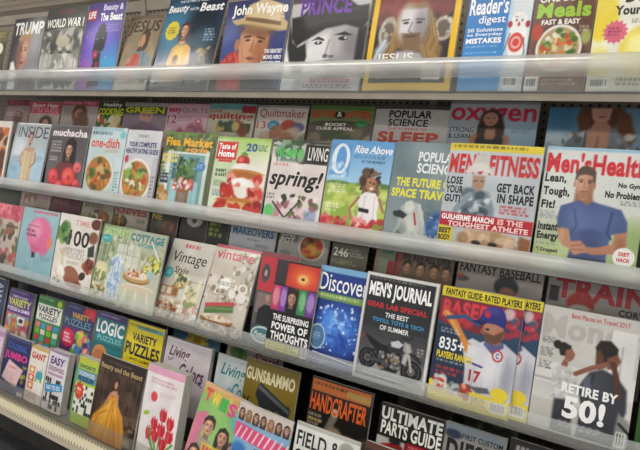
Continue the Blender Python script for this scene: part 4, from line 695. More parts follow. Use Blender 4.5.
def a(c):
    c.F('d0c8bc').S('b09c88',8,.5).R(0,0,1,.035,'b8485a').BR(.45,.06,1,.4,'e8e4dc a0a088 c8c0b0 8c8c74',40,.045,3).R(.06,.36,.4,.5,'e4dcd0',.7)
    c.BR(0,.38,1,.66,'f4f0e8 8c7c68 bcae9c e4dcd0 6c5c4c d0c4b4',110,.04,4).E(.82,.46,.1,.06,'f0ece4',.12).E(.82,.46,.06,.035,'b8a894',.2).E(.82,.56,.11,.06,'e8e4dc',.12).E(.62,.54,.08,.05,'f0ece4',.12).P('.3,.4 .44,.36 .6,.44 .5,.5 .3,.5','f8f6f0',.03)
    c.P('.1,.73 .72,.66 .74,.74 .1,.82','55783c',.015).P('.08,.7 .72,.62 .74,.66 .1,.745','c4464a',.015).L('.1,.76 .72,.7','8cac6c',.012).E(.42,.87,.38,.055,'a06c3c',.12).E(.42,.84,.34,.035,'ecdcc4',.2).BR(.14,.82,.7,.86,'d8c8a8 f4ece0 b89468',20,.03,6).BR(0,.9,1,1,'6a4a34 8c6a4c c8b094 3c2a20',44,.04,8)
    c.T('vintage',.06,.05,.9,.2,'c04c58',.01).Q(.3,.42,.7,.47,'6a645c',2)
magazine('d6',a,'shiny vintage magazine with a pink script title and china, third tier front row',G3,gloss=True)
def a(c):
    c.F('5c5654').R(0,.0,1,.05,'8c4c54').R(.02,.05,.7,.42,'c43a48').E(.2,.23,.12,.1,'4a4c4c',.1).E(.2,.23,.04,.035,'d8a0a0',.3).R(.45,.1,.56,.35,'e8b0b4').E(.46,.23,.12,.13,'c43a48',.2).H(.36,.48,.08,'c49078','5c5048')
    c.R(.05,.44,.75,.66,'d0a8a4',.4).P('.14,.62 .3,.56 .5,.56 .6,.64 .62,.78 .12,.78','1c1c22',.03).R(0,.78,1,1,'3c4c50').E(.35,.88,.32,.09,'c8dcdc',.1).E(.35,.88,.27,.07,'4c7c84',.1).T('Future',.12,.85,.58,.9,'e8f0f0',.01,.3).Q(.1,.92,.6,.97,'d8c8c0',2)
magazine('d7',a,'partly covered magazine with a red letter D and a man in black, third tier',G3,lift=.0)
def a(c):
    c.F('17171b').R(.0,.0,.28,.26,'3c3438').R(.28,.02,1,.27,'c8342c').E(.68,.16,.3,.12,'e8643c',.8).E(.66,.17,.12,.05,'f8c878',.8).E(.66,.17,.04,.015,'3c1414',.5)
    c.R(0,.28,.2,.55,'c83c6c').R(.2,.28,.36,.55,'7c3c9c').R(.62,.28,.8,.55,'3c8c4c').R(.8,.28,1,.55,'6c3c8c').E(.1,.4,.08,.1,'e08c9c',.4).E(.28,.4,.07,.1,'b088c8',.4).E(.72,.4,.07,.1,'80c090',.4).E(.9,.4,.08,.1,'a484c4',.4).H(.48,.39,.13,'b88a74','2a1e1a').R(0,.55,1,.6,'17171b')
    c.T('THE SURPRISING',.1,.585,.93,.65,'f0f0f0',.02).T('POWER OF',.1,.67,.93,.75,'f0f0f0',.04).T('THOUGHTS',.1,.77,.97,.86,'f0f0f0',.04).R(.02,.885,.8,.975,'d8d430').Q(.06,.9,.76,.96,'3a3a10',2).bar(.82,.86,.98,.98)
magazine('d8',a,'black magazine about the power of thoughts with coloured portraits, third tier front row',G3,lift=.013)
def a(c):
    c.G('1c3c8c','16286c').R(0,0,1,.06,'7cb0d4').R(0,.27,1,.34,'7ca04c').T('Discover',.03,.07,1.0,.25,'f4f4f4',-.004).Q(.04,.285,.98,.33,'e0ecc8',1)
    c.E(.55,.62,.4,.22,'3c78dc',.9).E(.5,.58,.2,.12,'8cc0f4',1).BR(.05,.38,.95,.85,'bce0ff 5c9cf0 e8f4ff 2c50b0',140,.022,5,.9).BR(.15,.45,.85,.8,'4c8cec 1c3ca0',24,.08,6,.6)
    c.E(.14,.73,.17,.13,'c8d8e8',.06).E(.14,.73,.15,.115,'4a7ca8',.06).Q(.05,.69,.24,.77,'e8f0f8',3).L('.1,.89 .95,.93','f0f0f0',.02).R(0,.94,1,1,'c8ccd8',.5)
magazine('d9',a,'deep blue science magazine with a glowing dotted globe, third tier front row',G3,lift=.001)
def a(c):
    c.G('232327','343438').G('38383c','747478',1,.5,1).E(.5,.88,.55,.12,'a0a0a4',.9).E(.5,.97,.5,.05,'505054',.9)
    for q in ((0,0,.04,1),(.96,0,1,1),(0,0,1,.03),(0,.96,1,1)): c.R(*q,'dededc',1,.008)
    c.T("MEN'S JOURNAL",.07,.075,.93,.25,'f4f4f4',.03).T('GEAR LAB SPECIAL',.07,.265,.9,.315,'b82c34',.03).Q(.08,.042,.92,.06,'b0b0b0',1)
    c.T('THE BEST',.35,.345,.67,.39,'e8e8e8',.01).T('TOOLS, TOYS & TECH',.18,.405,.88,.45,'3c8cb8',.03).T('OF SUMMER',.3,.465,.7,.51,'e8e8e8',.01)
    # a motorcycle in profile
    for x,y,r in ((.19,.79,.13),(.8,.82,.14)):
        c.E(x,y,r,r/c.asp,'0a0a0c',.06).E(x,y,r*.78,r*.78/c.asp,'4c4c50',.08).E(x,y,r*.68,r*.68/c.asp,'18181b',.1).E(x,y,r*.35,r*.35/c.asp,'7c7c80',.2).E(x,y,r*.2,r*.2/c.asp,'1c1c1f',.2)
        for k in range(5): t_=k*math.pi/2.5+.3; c.L(f'{x},{y} {x+r*.7*math.cos(t_):.3f},{y+r*.7*math.sin(t_)/c.asp:.3f}','58585c',.012,.8)
    c.P('.3,.68 .48,.65 .64,.68 .68,.78 .6,.87 .4,.87 .3,.8','141417',.02).BR(.34,.7,.64,.85,'88888c 242428 5c5c60 a08860 a8a8ac',44,.025,3,.85)
    c.P('.1,.57 .22,.6 .36,.64 .48,.64 .48,.69 .3,.7 .2,.65','121215',.015).P('.44,.64 .52,.57 .62,.56 .7,.6 .7,.66 .58,.69 .46,.69','2c2c30',.015).P('.48,.6 .58,.57 .66,.6 .6,.64 .5,.64','c8c8cc',.015).P('.66,.57 .74,.58 .78,.64 .72,.68 .66,.65','a0a0a4',.015).P('.68,.68 .74,.66 .72,.78 .66,.76','c8c8cc',.015,.8)
    c.L('.71,.6 .8,.82','c0b8a0',.03).L('.19,.79 .42,.79','44444a',.04).L('.62,.54 .72,.55 .76,.51','1a1a1d',.018).L('.2,.72 .36,.68','17171a',.03).L('.42,.87 .64,.875','88888c',.02).L('.1,.575 .06,.62','b82c34',.015).P('.72,.66 .84,.66 .93,.73 .9,.735 .8,.69','1c1c1f',.01)
    c.Q(.84,.6,.94,.68,'e0e0e0',3).L('.14,.925 .9,.94','e8e8e8',.012)
magazine('d10',a,'black magazine with white frame and a parked motorcycle, third tier front row',G3,lift=.013)
def base(c):
    c.G('2c4a6c','1c3454').R(0,0,1,.09,'e8d42c').T('FANTASY GUIDE: RATED PLAYERS',.05,.015,.97,.075,'26261c',.02).P('0,.09 1,.09 1,.3 .5,.36 0,.3','7a2430',.02).TG('BASEBALL',.04,.11,.96,.26,'d83c48',.04).BR(.05,.24,.4,.34,'c83440 8c2430',8,.06,3,.8).BR(.74,.12,1,.4,'b83040 e0d8d8 2c3c5c',16,.06,3,.8)
    c.P('0,.34 .3,.33 .42,.5 .5,.62 .46,.82 0,.82','1f2f48',.02).P('.34,.46 .46,.4 .56,.42 .66,.38 .84,.39 1,.46 1,.86 .9,.9 .44,.88 .42,.66 .38,.54','cfd0d8',.015)
    for q in ('.55,.45 .52,.86','.66,.42 .64,.88','.78,.45 .8,.88','.9,.5 .92,.86'): c.L(q,'9c9eb4',.008,.8)
    c.E(.7,.6,.14,.16,'ecebf0',.9,0,.8).E(.92,.68,.07,.16,'9a9cae',.9,0,.7).P('.62,.38 .72,.42 .82,.38 .84,.42 .72,.5 .6,.43','5c5c90',.015)
    c.P('.08,.2 .2,.24 .42,.44 .56,.5 .52,.58 .38,.52 .3,.42 .05,.24','d88c40',.02).L('.1,.22 .3,.4','f0b068',.02,.8).E(.5,.53,.05,.04,'c08c70',.3).P('.42,.46 .6,.46 .64,.6 .5,.64 .42,.58','dcdce2',.02).L('.44,.6 .62,.62','34348c',.025)
    c.L('.12,.27 .34,.23 .5,.28','34507c',.05).P('.56,.24 .8,.24 .82,.34 .76,.41 .66,.4 .58,.34','bc8468',.02).P('.57,.32 .7,.34 .82,.28 .8,.38 .72,.42 .62,.4','6a4430',.03).E(.62,.3,.025,.01,'2a1a16',.5).L('.56,.3 .55,.33 .59,.335','a06c50',.015)
    c.P('.5,.235 .56,.14 .66,.1 .78,.12 .83,.2 .82,.27 .7,.245 .6,.25 .48,.27 .42,.255','2a2a80',.015).E(.6,.17,.04,.035,'c83040',.3).E(.66,.14,.08,.03,'44449c',1,0,.7).P('.42,.255 .5,.235 .6,.25 .56,.275','1a1a5c',.01)
    c.E(.78,.5,.065,.05,'c83040',.1).E(.78,.5,.045,.035,'e4e4ea',.1).T('C',.76,.478,.8,.522,'2c3c8c',.05).T('17',.48,.66,.62,.76,'b02c3c',.03)
    c.Q(.06,.36,.32,.41,'d8dce0',2).T('835+',.06,.44,.38,.545,'e8ecf0',.01).T('PLAYERS RANKED',.05,.56,.5,.62,'e8d42c',.02).Q(.06,.635,.44,.66,'e0e0e0',1).Q(.06,.69,.44,.77,'d0343c',2,5,.95)
    c.P('0,.82 .5,.84 1,.86 1,1 0,1','ecd83c',.015).B(.12,.83,.08,.05,'d8c8c0 c04038 e8e4dc',12,.04,4).B(.3,.85,.08,.05,'b8c0c4 e0e4e8 68787c',14,.04,5).B(.47,.86,.06,.06,'c03c30 8c3c34 e0b098',12,.04,6).P('.5,.8 .72,.78 .76,.82 .6,.84','5c606c',.02)
    c.E(.86,.81,.1,.055,'f0d838',.2).Q(.55,.88,.74,.95,'3c3c14',4).bar(.77,.88,.96,.97)
magazine('d11',base,'baseball magazine showing the player and the number 835, front copy, third tier front row',G3,lift=.013,spine='e0e0dc')
magazine('d12',base,'baseball magazine copy showing only its right side, behind the front copy, third tier front row',G3)
def a(c):
    c.G('c4c2be','d4d2ce').TG('Money',.02,.06,1.0,.3,'b2afab',.03).R(0,.45,1,.62,'dcdad6').R(.72,.1,.97,.5,'dedddb').L('.84,.22 .84,.5','a8a8a6',.014).L('.72,.1 .72,.5','b4b4b0',.01).R(0,.58,.3,.595,'a8a6a2').R(0,.75,1,1,'b8b4ac',.6)
    c.T('Best Places to Travel 2017',.3,.03,.88,.07,'c03c3c',.0).Q(.03,.25,.2,.31,'4a4a4a',4).Q(.03,.34,.18,.42,'4a4a4a',4).Q(.03,.45,.18,.52,'4a4a4a',3)
    c.E(.2,.3,.045,.035,'1f1818',.2).P('.2,.3 .26,.27 .34,.29 .35,.34 .3,.38 .24,.38','1f1818',.015).P('.29,.33 .35,.31 .39,.35 .38,.39 .34,.42 .29,.41','94624c',.015).P('.28,.41 .33,.42 .33,.47 .26,.46','8a5a46',.015)
    c.P('.18,.52 .24,.46 .36,.46 .44,.5 .45,.58 .42,.72 .24,.74 .2,.64','c6c6c4',.02).BR(.2,.48,.43,.72,'e0e0de a4a4a4 b8b8b6',36,.022,5,.7).P('.24,.73 .42,.71 .46,.98 .24,.98','34343a',.03)
    c.P('.58,.26 .62,.2 .72,.19 .8,.24 .8,.33 .74,.38 .62,.36','1c1614',.02).P('.59,.3 .63,.27 .67,.32 .7,.4 .64,.43 .6,.39','5c3828',.02)
    c.P('.46,.6 .56,.46 .68,.42 .82,.45 .93,.54 .95,.7 .86,.98 .5,.98 .52,.74','343740',.025).E(.64,.62,.1,.16,'434853',1,0,.8).L('.6,.48 .56,.7','23262c',.02,.7).P('.5,.54 .56,.48 .6,.6 .52,.66','5c6474',.03)
    c.L('.42,.5 .56,.43 .72,.37','8a5844',.05).P('.7,.33 .8,.28 .84,.33 .8,.4 .72,.41','7c4c38',.02).L('.86,.6 .82,.47 .77,.36','54301f',.055).L('.72,.34 .8,.38','54301f',.012).P('.88,.72 1,.78 1,.98 .86,.9','8a8a86',.03).L('.9,.8 1,.86','1c1c1c',.03)
    c.T('RETIRE BY',.3,.585,.86,.66,'f2f2f2',.03).T('50!',.34,.68,.76,.86,'f4f4f4',.03).Q(.32,.885,.82,.94,'dcdcdc',3).bar(.88,.86,.98,.98)
magazine('d13',a,'grey finance magazine with a woman and man raising arms, right on the third tier',G3,spine='dcdad4')
def a(c): c.F('1a1c1a').R(0,.5,1,1,'2c5a1c').R(0,0,1,.2,'24241f')
magazine('d14',a,'dark and green magazine just beyond the grey money magazine, cut by the right edge',G3)
# ---- third tier, rear row (mostly hidden, only title bands show)
def a(c): c.F('4a4c40').R(0,0,1,.1,'3c3e34')
magazine('e0',a,'dark grey-green magazine at the left end of the third tier rear row',G3B)
def a(c): c.F('b8a898').BR(0,.02,.5,.2,'8c5c4c c8b8a8 a07860',14,.08,2).Q(.5,.06,.95,.3,'8c7868',5).E(.7,.1,.12,.04,'c89cac',.4)
magazine('e1',a,'beige and pink magazine second from the left, third tier rear row',G3B)
def a(c): c.F('5c1c2c').R(0,.0,1,.04,'2c1c1c').Q(.1,.08,.9,.16,'b06a78',1,4,.7,.95)
magazine('e2',a,'maroon magazine in the third tier rear row',G3B)
def a(c): c.F('a8a088').Q(.1,.05,.9,.12,'5c6450',1,4,.8,.95).E(.6,.24,.3,.1,'3c3428',.3).B(.6,.24,.25,.07,SALAD,16,.08,3)
magazine('e3',a,'olive-beige food magazine beside the KNIVES cover, third tier rear row',G3B)
def a(c): c.F('b0a898').T('KNIVES',.05,.04,.95,.14,'b03c3c',.02).E(.15,.25,.28,.1,'2c241c',.2).B(.15,.25,.24,.07,'8a5c2c 5c7a34 c89c5c',12,.08,3).Q(.7,.18,.95,.24,'3c3c38',2)
magazine('e4',a,'pale magazine with KNIVES in red, third tier rear row',G3B)
def a(c): c.F('3c3834').T('NE',.05,.04,.45,.13,'c8a83c',.02).E(.7,.22,.2,.1,'c0503c',.5).BR(0,.15,1,.5,'5c4c3c 4c5c3c',14,.12,3)
magazine('e5',a,'charcoal magazine with yellow letters, third tier rear row',G3B)
def a(c): c.F('34302e').E(.55,.07,.3,.08,'c8c4bc',.1).E(.55,.07,.1,.03,'4a4844',.2)
magazine('e6',a,'charcoal magazine with a pale round badge, third tier rear row',G3B)
def a(c):
    c.F('20221c').R(0,0,1,.03,'34342c')
    c.Q(.1,.05,.9,.25,'a8b42c',3,4,.9,.7)
magazine('e7',a,'black magazine with yellow-green lettering, third tier rear row',G3B)
def a(c): c.F('b8bcc0').T('MAKEOVERS',.06,.04,.95,.14,'2c6a9c',.01).Q(.4,.18,.7,.21,'4a4a4c',1).Q(.6,.24,.9,.28,'4a4a4c',1).Q(.05,.0,.9,.02,'4a6a8c',1)
magazine('e8',a,'light grey magazine with MAKEOVERS in blue, third tier rear row',G3B)
def a(c): c.F('a8a8a0').R(0,0,.4,.12,'6c6c64').T('ONE',.04,.02,.34,.07,'e0e0d8',.02).T('POT',.04,.08,.34,.15,'e0e0d8',.02).E(.68,.16,.25,.16,'e8e4dc',.08).E(.68,.16,.22,.14,'b8502c',.1).B(.68,.16,.17,.1,'c83c24 8a9c3c e8a83c 5c2c1c',24,.07,3).Q(.06,.25,.3,.3,'4a4a44',2)
magazine('e9',a,'grey food magazine with a red bowl, third tier rear row',G3B)
def a(c): c.F('6c6c5c').R(0,0,1,.06,'54483c').T('246',.06,.1,.5,.2,'e0e0d4',.01).Q(.5,.1,.95,.2,'d0d0c0',3).Q(.06,.24,.8,.3,'c8c89c',2)
magazine('e10',a,'olive-grey magazine with the number 246, third tier rear row',G3B)
def a(c): c.F('8c9c80').R(0,0,.25,1,'9c8470').R(.7,.15,1,.5,'a82c38').R(.3,.05,.9,.08,'4c7c5c')
magazine('e11',a,'narrow green-grey magazine in the third tier rear row',G3B)
def a(c):
    c.F('7c6450').R(0,0,1,.04,'54443c').R(0,.0,.08,1,'a04840')
    for x in (.22,.46,.7,.9): c.H(x,.2,.1,'b88c68','3c2c20')
    c.T('WE ARE ALL ONE',.1,.03,.95,.12,'2c3844',.02)
magazine('e12',a,'brownish magazine with a row of faces, third tier rear row',G3B)
def a(c): c.F('a8a09c').T('FANTASY BASEBALL',.03,.035,.97,.13,'33302e',.01).E(.6,.22,.14,.1,'2c2c34',.2).E(.62,.3,.1,.08,'a8745c',.3).E(.06,.2,.1,.03,'4c4c4c',.4).R(.0,.15,.08,.2,'b04c34',.8)
magazine('e13',a,'grey sports magazine with a dark cap, third tier rear row beneath the bull cover',G3B)
def a(c):
    c.F('a09894').R(0,0,1,.03,'8c8480').T('TRAIN',.08,.03,.98,.22,'a82c34',.03).R(.02,.12,.12,.26,'26262c').E(.35,.25,.14,.1,'b03c34',.15).E(.35,.32,.12,.06,'c8c0bc',.3).T('CORY',.72,.24,.96,.3,'26262a',.02).T('CHENNAULT',.48,.33,.96,.39,'26262a',.02)
magazine('e14',a,'grey magazine with huge dark red letters and a red cap, third tier rear row',G3B)
# ---- bottom tier, middle row
def a(c):
    c.F('1c2c50').R(0,0,1,.04,'10182c').R(.86,0,.96,1,'34446c').T('LAW',.5,.1,1.05,.28,'b8bcc4',.02,0,90)
magazine('g0',a,'navy magazine with sideways white letters at the left end of the bottom tier',G4M)
def a(c):
    c.F('5c3c8c').R(0,0,1,.1,'4a2c78').Q(.1,.03,.9,.07,'d0c0e0',1).T('FAMILY FAVORITE',.2,.12,.8,.16,'e8e0f0',.0).T('VARIETY',.05,.18,.95,.33,'c8d43c',.02).T('PUZZLES & GAMES',.05,.36,.95,.43,'ece4f4',.02)
    c.R(.04,.48,.96,.98,'c8705c').R(.5,.5,.94,.7,'6c9cc8').BR(.06,.5,.95,.95,'e8e0d8 c83c6c 5c3c7c 8cc8c8 e0a03c',22,.09,4).R(.56,.52,.8,.68,'f0f0ec').R(.6,.56,.75,.64,'2c2c2c')
magazine('g1',a,'purple puzzle book with green-yellow title, middle row of the bottom tier',G4M,vs=0.88,t=.012,spine='4a2c70')
def a(c):
    c.F('3c8c3c').R(0,0,1,.14,'34803c').E(.85,.08,.08,.06,'c8d83c',.2).Q(.05,.03,.7,.07,'d8f0c8',1).R(.03,.15,.97,.46,'f0f0ea').T('VARIETY',.06,.18,.94,.31,'202424',.02).T('PUZZLES',.14,.33,.86,.42,'202424',.01).Q(.15,.425,.85,.45,'5c5c5c',1)
    for i in range(4):
        for j in range(4): c.R(.06+.235*i,.5+.12*j,.24+.235*i,.6+.12*j,('e87c8c','5cb8a8','e8e4dc','4c9cd0','e04c4c','8cc84c')[(i*3+j*5)%6])
magazine('g2',a,'green and white puzzle book with coloured squares, middle row of the bottom tier',G4M,vs=0.88,t=.012,spine='5c6a4c')
def a(c):
    c.F('34386c').P('.7,0 1,0 1,.22 .62,.1','d83444',.02).E(.88,.1,.09,.06,'e84858',.2).Q(.1,.04,.6,.07,'c8c8e0',1).T('VARIETY',.28,.13,.84,.23,'d8a84c',.02).T('PUZZLES',.06,.25,.92,.37,'70a0a0',-.005)
    c.R(0,.4,1,1,'5c3468').E(.25,.6,.24,.16,'d8284c',.08).Q(.1,.52,.4,.7,'ffffff',3,4,.9,.75).BR(.5,.45,.97,.95,'5cc8c8 e8c83c 4c84c8 e86c8c ece8dc 6cb84c',40,.08,5)
magazine('g3',a,'navy and plum puzzle book with a crimson burst, middle row of the bottom tier',G4M,vs=0.88,t=.014,spine='2c2c5c')
def a(c):
    c.F('2c8088').R(0,0,1,.1,'4c3c78').Q(.1,.03,.9,.07,'d8d0e8',1).T('LOGIC',.04,.13,.97,.35,'f0f4f4',.02).T('PUZZLES',.14,.38,.94,.46,'8ccccc',.0).R(.0,.5,1,.56,'287078').E(.3,.72,.27,.18,'e0a060',.06).Q(.1,.64,.5,.8,'a8443c',5).R(.55,.75,1,1,'c8e0e0',.5)
magazine('g4',a,'teal puzzle book with white title and an orange burst, middle row of the bottom tier',G4M,vs=0.88,t=.012,spine='4c3c68')
def a(c):
    c.F('ecd82c').R(0,0,.04,1,'b8a820').R(.3,.04,.97,.1,'4c9cc8',.8).Q(.06,.04,.95,.1,'3c5c3c',1).T('VARIETY',.2,.17,.86,.3,'26243c',.02).T('PUZZLES',.05,.33,.97,.53,'26243c',.02).T('AND GAMES',.2,.56,.8,.61,'5c3c1c',.0).E(.5,.78,.46,.13,'d86a34',.08).T('GIANT SIZE',.16,.74,.84,.81,'f8e8c8',.01)
magazine('g5',a,'bright yellow puzzle book, middle row of the bottom tier behind the golden gown cover',G4M,vs=0.88,t=.012,spine='b0a020',lift=.0)
def a(c):
    c.F('d8d0d4').R(0,0,1,.03,'e8e4e4').T('Living',.1,.14,.58,.4,'5c2c54',.01,.35).T('Colors',.38,.42,.92,.72,'5c2c54',.01,.35).L('.1,.4 .14,.44 .22,.38','5c2c54',.015).L('.8,.7 .9,.76','4c2848',.02).T('MANDALA COLORING BOOK',.16,.68,.66,.73,'9c6a44',.0).Q(.6,.1,.9,.18,'b8b0b4',2)
magazine('g6',a,'white coloring book with plum script title, middle row of the bottom tier',G4M,vs=0.72,t=.014,spine='8c8890')
def a(c):
    c.F('c8d0d0').T('Living',.12,.14,.72,.42,'2c8088',.01,.35).T('Colors',.45,.44,.98,.72,'2c8088',.01,.35).Q(.5,.05,.9,.1,'a0a8a8',1).BR(0,.62,.5,.95,'9cb8a8 c8a0b0 84a4b8',14,.1,2)
magazine('g7',a,'pale coloring book with teal script title, middle row of the bottom tier',G4M,vs=0.72)
def a(c):
    c.G('7c6820','927c2c').R(0,0,1,.03,'6a5a1c').T('GUNS&AMMO',.02,.1,.95,.27,'d8d0a8',.03)
    c.P('.3,.3 .34,.27 .94,.5 .92,.6 .84,.62 .7,.57 .62,.63 .74,.92 .6,.98 .44,.66 .26,.44','2b2f33',.012).P('.32,.3 .92,.52 .91,.56 .3,.35','61666a',.012).L('.34,.38 .86,.58','1c2024',.012).E(.57,.62,.055,.04,'84702a',.15,20).L('.5,.6 .56,.68 .64,.66','2b2f33',.02).L('.5,.7 .64,.94','4c5054',.02).L('.56,.68 .68,.92','15181b',.015).P('.86,.48 .9,.45 .92,.5','2b2f33',.01)
    c.T('V',.03,.5,.16,.66,'2c2410',.03).P('.3,.74 .9,.97 .9,.99 .28,.78','4c4418',.02,.7).L('.16,.66 .5,.86','3c3818',.03)
magazine('g8',a,'mustard magazine with a dark pistol, middle row of the bottom tier',G4M,vs=0.88,lift=.013)
def a(c):
    c.F('1a1715').R(.02,.02,.98,.16,'d8742c').Q(.06,.05,.9,.1,'3c2010',1).R(.6,.06,.98,.14,'c8a054').T('HANDCRAFTER',.03,.18,.95,.4,'e06424',.015).R(0,.42,.22,.8,'2c221c').Q(.03,.44,.3,.66,'e8dcd0',4).Q(.03,.5,.28,.56,'d0b030',1).P('.42,.36 .52,.4 .3,.95 .16,.95','7c7468',.03).E(.46,.36,.06,.05,'c8b8a0',.2).E(.72,.72,.24,.14,'8a7460',.3).BR(.45,.6,1,1,'5c4c3c 8c7860 3c3028 b09878',26,.09,4)
magazine('g9',a,'black and orange woodworking magazine, middle row of the bottom tier',G4M,vs=0.9)
def a(c):
    c.F('17150f').F('1b1916').T('ULTIMATE',.03,.04,.98,.2,'f0efe8',.03).T('PARTS GUIDE',.05,.21,.98,.38,'f0efe8',.02).R(0,.42,.46,.72,'c8c4c0').E(.26,.56,.2,.08,'b8242c',.2).E(.32,.5,.12,.05,'8c1c24',.3).E(.12,.64,.05,.05,'141414',.2).E(.38,.64,.05,.05,'141414',.2).E(.3,.44,.1,.03,'1c2028',.3).R(.48,.4,1,.54,'a81c2c').Q(.52,.43,.95,.51,'f0d0d0',2).R(.48,.55,1,.9,'5c4c44').E(.75,.7,.2,.12,'3c3430',.4).R(0,.74,.46,1,'3c3428').BR(0,.75,.46,.98,'c89c3c 6a5a4c 8c2c1c',14,.08,3)
magazine('g10',a,'black truck parts magazine with bold white title, middle row of the bottom tier',G4M,vs=0.86)
def a(c): c.F('9c9a94').R(0,0,1,.12,'8c98a0').T('FIRST CUSTOM',.3,.08,.95,.14,'2c2c2c',.01).E(.15,.12,.14,.05,'2c3c54',.4).T('DIESEL',.06,.17,.98,.42,'17171a',.05).T('BUILDER',.1,.45,.98,.6,'b85c1c',.03).R(0,.65,1,1,'4c4438')
magazine('g11',a,'grey diesel truck magazine with heavy black title, middle row of the bottom tier',G4M,vs=0.9)
def a(c): c.F('201e1e').Q(.1,.05,.6,.18,'e0e0e0',1,4,.8,.95).R(0,.3,1,1,'3c3430')
magazine('g12',a,'black magazine at the bottom edge, right of the diesel title',G4M)
# ---- bottom tier, rear row
for k,col,col2,lab in (('k1','141a2c','24304c','dark navy magazine behind the purple puzzle book'),('k2','4c5468','5c6478','slate blue magazine behind the green puzzle book'),
    ('k3','34302e','4c4440','dark grey magazine behind the teal puzzle book'),('k4','2c2c34','3c3c48','dark slate magazine behind the yellow puzzle book'),
    ('k7','2c2022','4c2a2e','dark maroon magazine behind the white-lettered parts magazine'),('k8','343830','5c6450','dark olive magazine behind the diesel magazine')):
    def a(c): c.F(col).R(0,.05,1,.2,col2).BR(0,.1,1,.4,col2+' '+col,10,.14,3)
    magazine(k,a,lab+', rear row of the bottom tier',G4B)
def a(c):
    c.G('5c8ca8','4c7c98').BR(0,.1,1,.6,'6c9cb4 447490',16,.12,3,.6)
    for i in range(14): t_=i*math.pi/7; c.L(f'.55,.3 {.55+.22*math.cos(t_):.2f},{.3+.19*math.sin(t_):.2f}','d8c43c',.045)
    c.E(.55,.3,.08,.07,'a8842c',.3)
magazine('k5',a,'blue coloring book with a yellow flower, rear row of the bottom tier',G4B)
def a(c): c.F('c0b0a8').B(.25,.28,.14,.1,'5c8c4c 8cac6c 3c6c3c',14,.08,3).T('Soul',.5,.2,.95,.36,'a84460',.01,.3).Q(.1,.08,.8,.12,'a09088',1)
magazine('k6',a,'beige coloring book with green leaves and pink script, rear row of bottom tier',G4B)
# ---- bottom tier, front row
def a(c): c.F('b890b8').R(0,0,1,.06,'d0b8cc').R(.5,.15,.97,.5,'e0c8dc').Q(.5,.6,.95,.9,'7c4c84',5).R(0,.1,.4,.9,'8c5c94')
magazine('h0',a,'lilac puzzle book at the left end of the bottom tier front row',G4,t=.014,name='puzzle_book')
def a(c):
    c.F('22285c').R(0,0,1,.05,'4c4c7c').T('COLOSSAL',.12,.12,.9,.22,'3c5cb0',.02).T('JUMBO',.06,.27,.96,.43,'e0388c',.03).P('.28,.42 .86,.52 .68,.86 .06,.78','ecc8cc',.02).Q(.3,.52,.66,.58,'c8485c',1).Q(.2,.62,.6,.8,'c0a0a8',4,2,.7).R(.0,.85,1,1,'6c6c8c').B(.9,.6,.08,.25,'8a9c3c d8b03c c04c4c',12,.05,3).R(.75,.92,.95,.99,'c8c8c8')
magazine('h1',a,'dark blue puzzle book with magenta title and pink page, bottom tier front row',G4,t=.012,name='puzzle_book')
def a(c):
    c.F('ece6dc').R(0,0,1,.05,'d8a84c').T('GIANT',.1,.1,.9,.22,'c83c34',.03)
    for i,(x,y,q) in enumerate(((.1,.36,'e88c2c'),(.1,.5,'e04c34'),(.52,.36,'d8d8d0'),(.1,.64,'e8742c'),(.52,.5,'6cb84c'))): c.R(x,y,x+.36,y+.12,q).E(x+.18,y+.06,.1,.04,'f4ecd8',.3)
    c.E(.72,.48,.18,.08,'4ca4b8',.3).R(.5,.6,.9,.95,'f4f0ea').Q(.1,.8,.8,.95,'c06050',4)
magazine('h2',a,'small white and orange word puzzle digest, bottom tier front row',G4,t=.022,name='puzzle_book',spine='5c4c2c')
def a(c):
    c.F('e4dce0').R(0,0,1,.04,'9c7cac').T('EASY',.16,.1,.86,.23,'5c3c84',.03).T('CROSSWORD',.1,.26,.9,.34,'9c5c8c',.01).R(.1,.37,.9,.41,'b07c9c',.8)
    r=np.random.RandomState(5)
    for i in range(30): x=.04+.115*r.randint(8); y=.46+.085*r.randint(6); c.R(x,y,x+.1,y+.075,'1c1c1c')
    c.P('.04,.58 .92,.5 .95,.62 .08,.72','3c9cd0',.015).T('EASY TO DO',.16,.57,.84,.64,'e8f4fc',.02,0,-7)
magazine('h3',a,'small white crossword digest with purple title and blue flash, bottom tier front row',G4,t=.026,name='puzzle_book',spine='8c8c94')
def a(c):
    c.F('b8d43c').R(0,0,1,.06,'c8c84c').R(0,0,.1,1,'4c8c8c',.9).T('FAVORITE',.2,.1,.9,.16,'34606c',.02).R(.14,.18,.98,.36,'4c8cb0').T('CROSSWORD',.18,.2,.94,.27,'d8e8f0',.02).T('PUZZLES',.22,.28,.9,.34,'1c3c5c',.02).R(.14,.4,.98,.84,'f0efea')
    r=np.random.RandomState(8)
    for i in range(34): x=.15+.092*r.randint(9); y=.4+.055*r.randint(8); c.R(x,y,x+.085,y+.05,'1a1a1a')
    pts=' '.join(f'{.34+(.25 if k%2 else .19)*math.cos(k*math.pi/10):.3f},{.5+(.15 if k%2 else .115)*math.sin(k*math.pi/10):.3f}' for k in range(20)); c.P(pts,'d8482c',.01)
    c.T('100s',.24,.45,.44,.5,'f8e0d0',.02).Q(.2,.52,.48,.56,'f8d8c8',2)
magazine('h4',a,'lime green crossword book with an orange burst, bottom tier front row',G4,t=.03,name='puzzle_book',spine='3c8c8c')
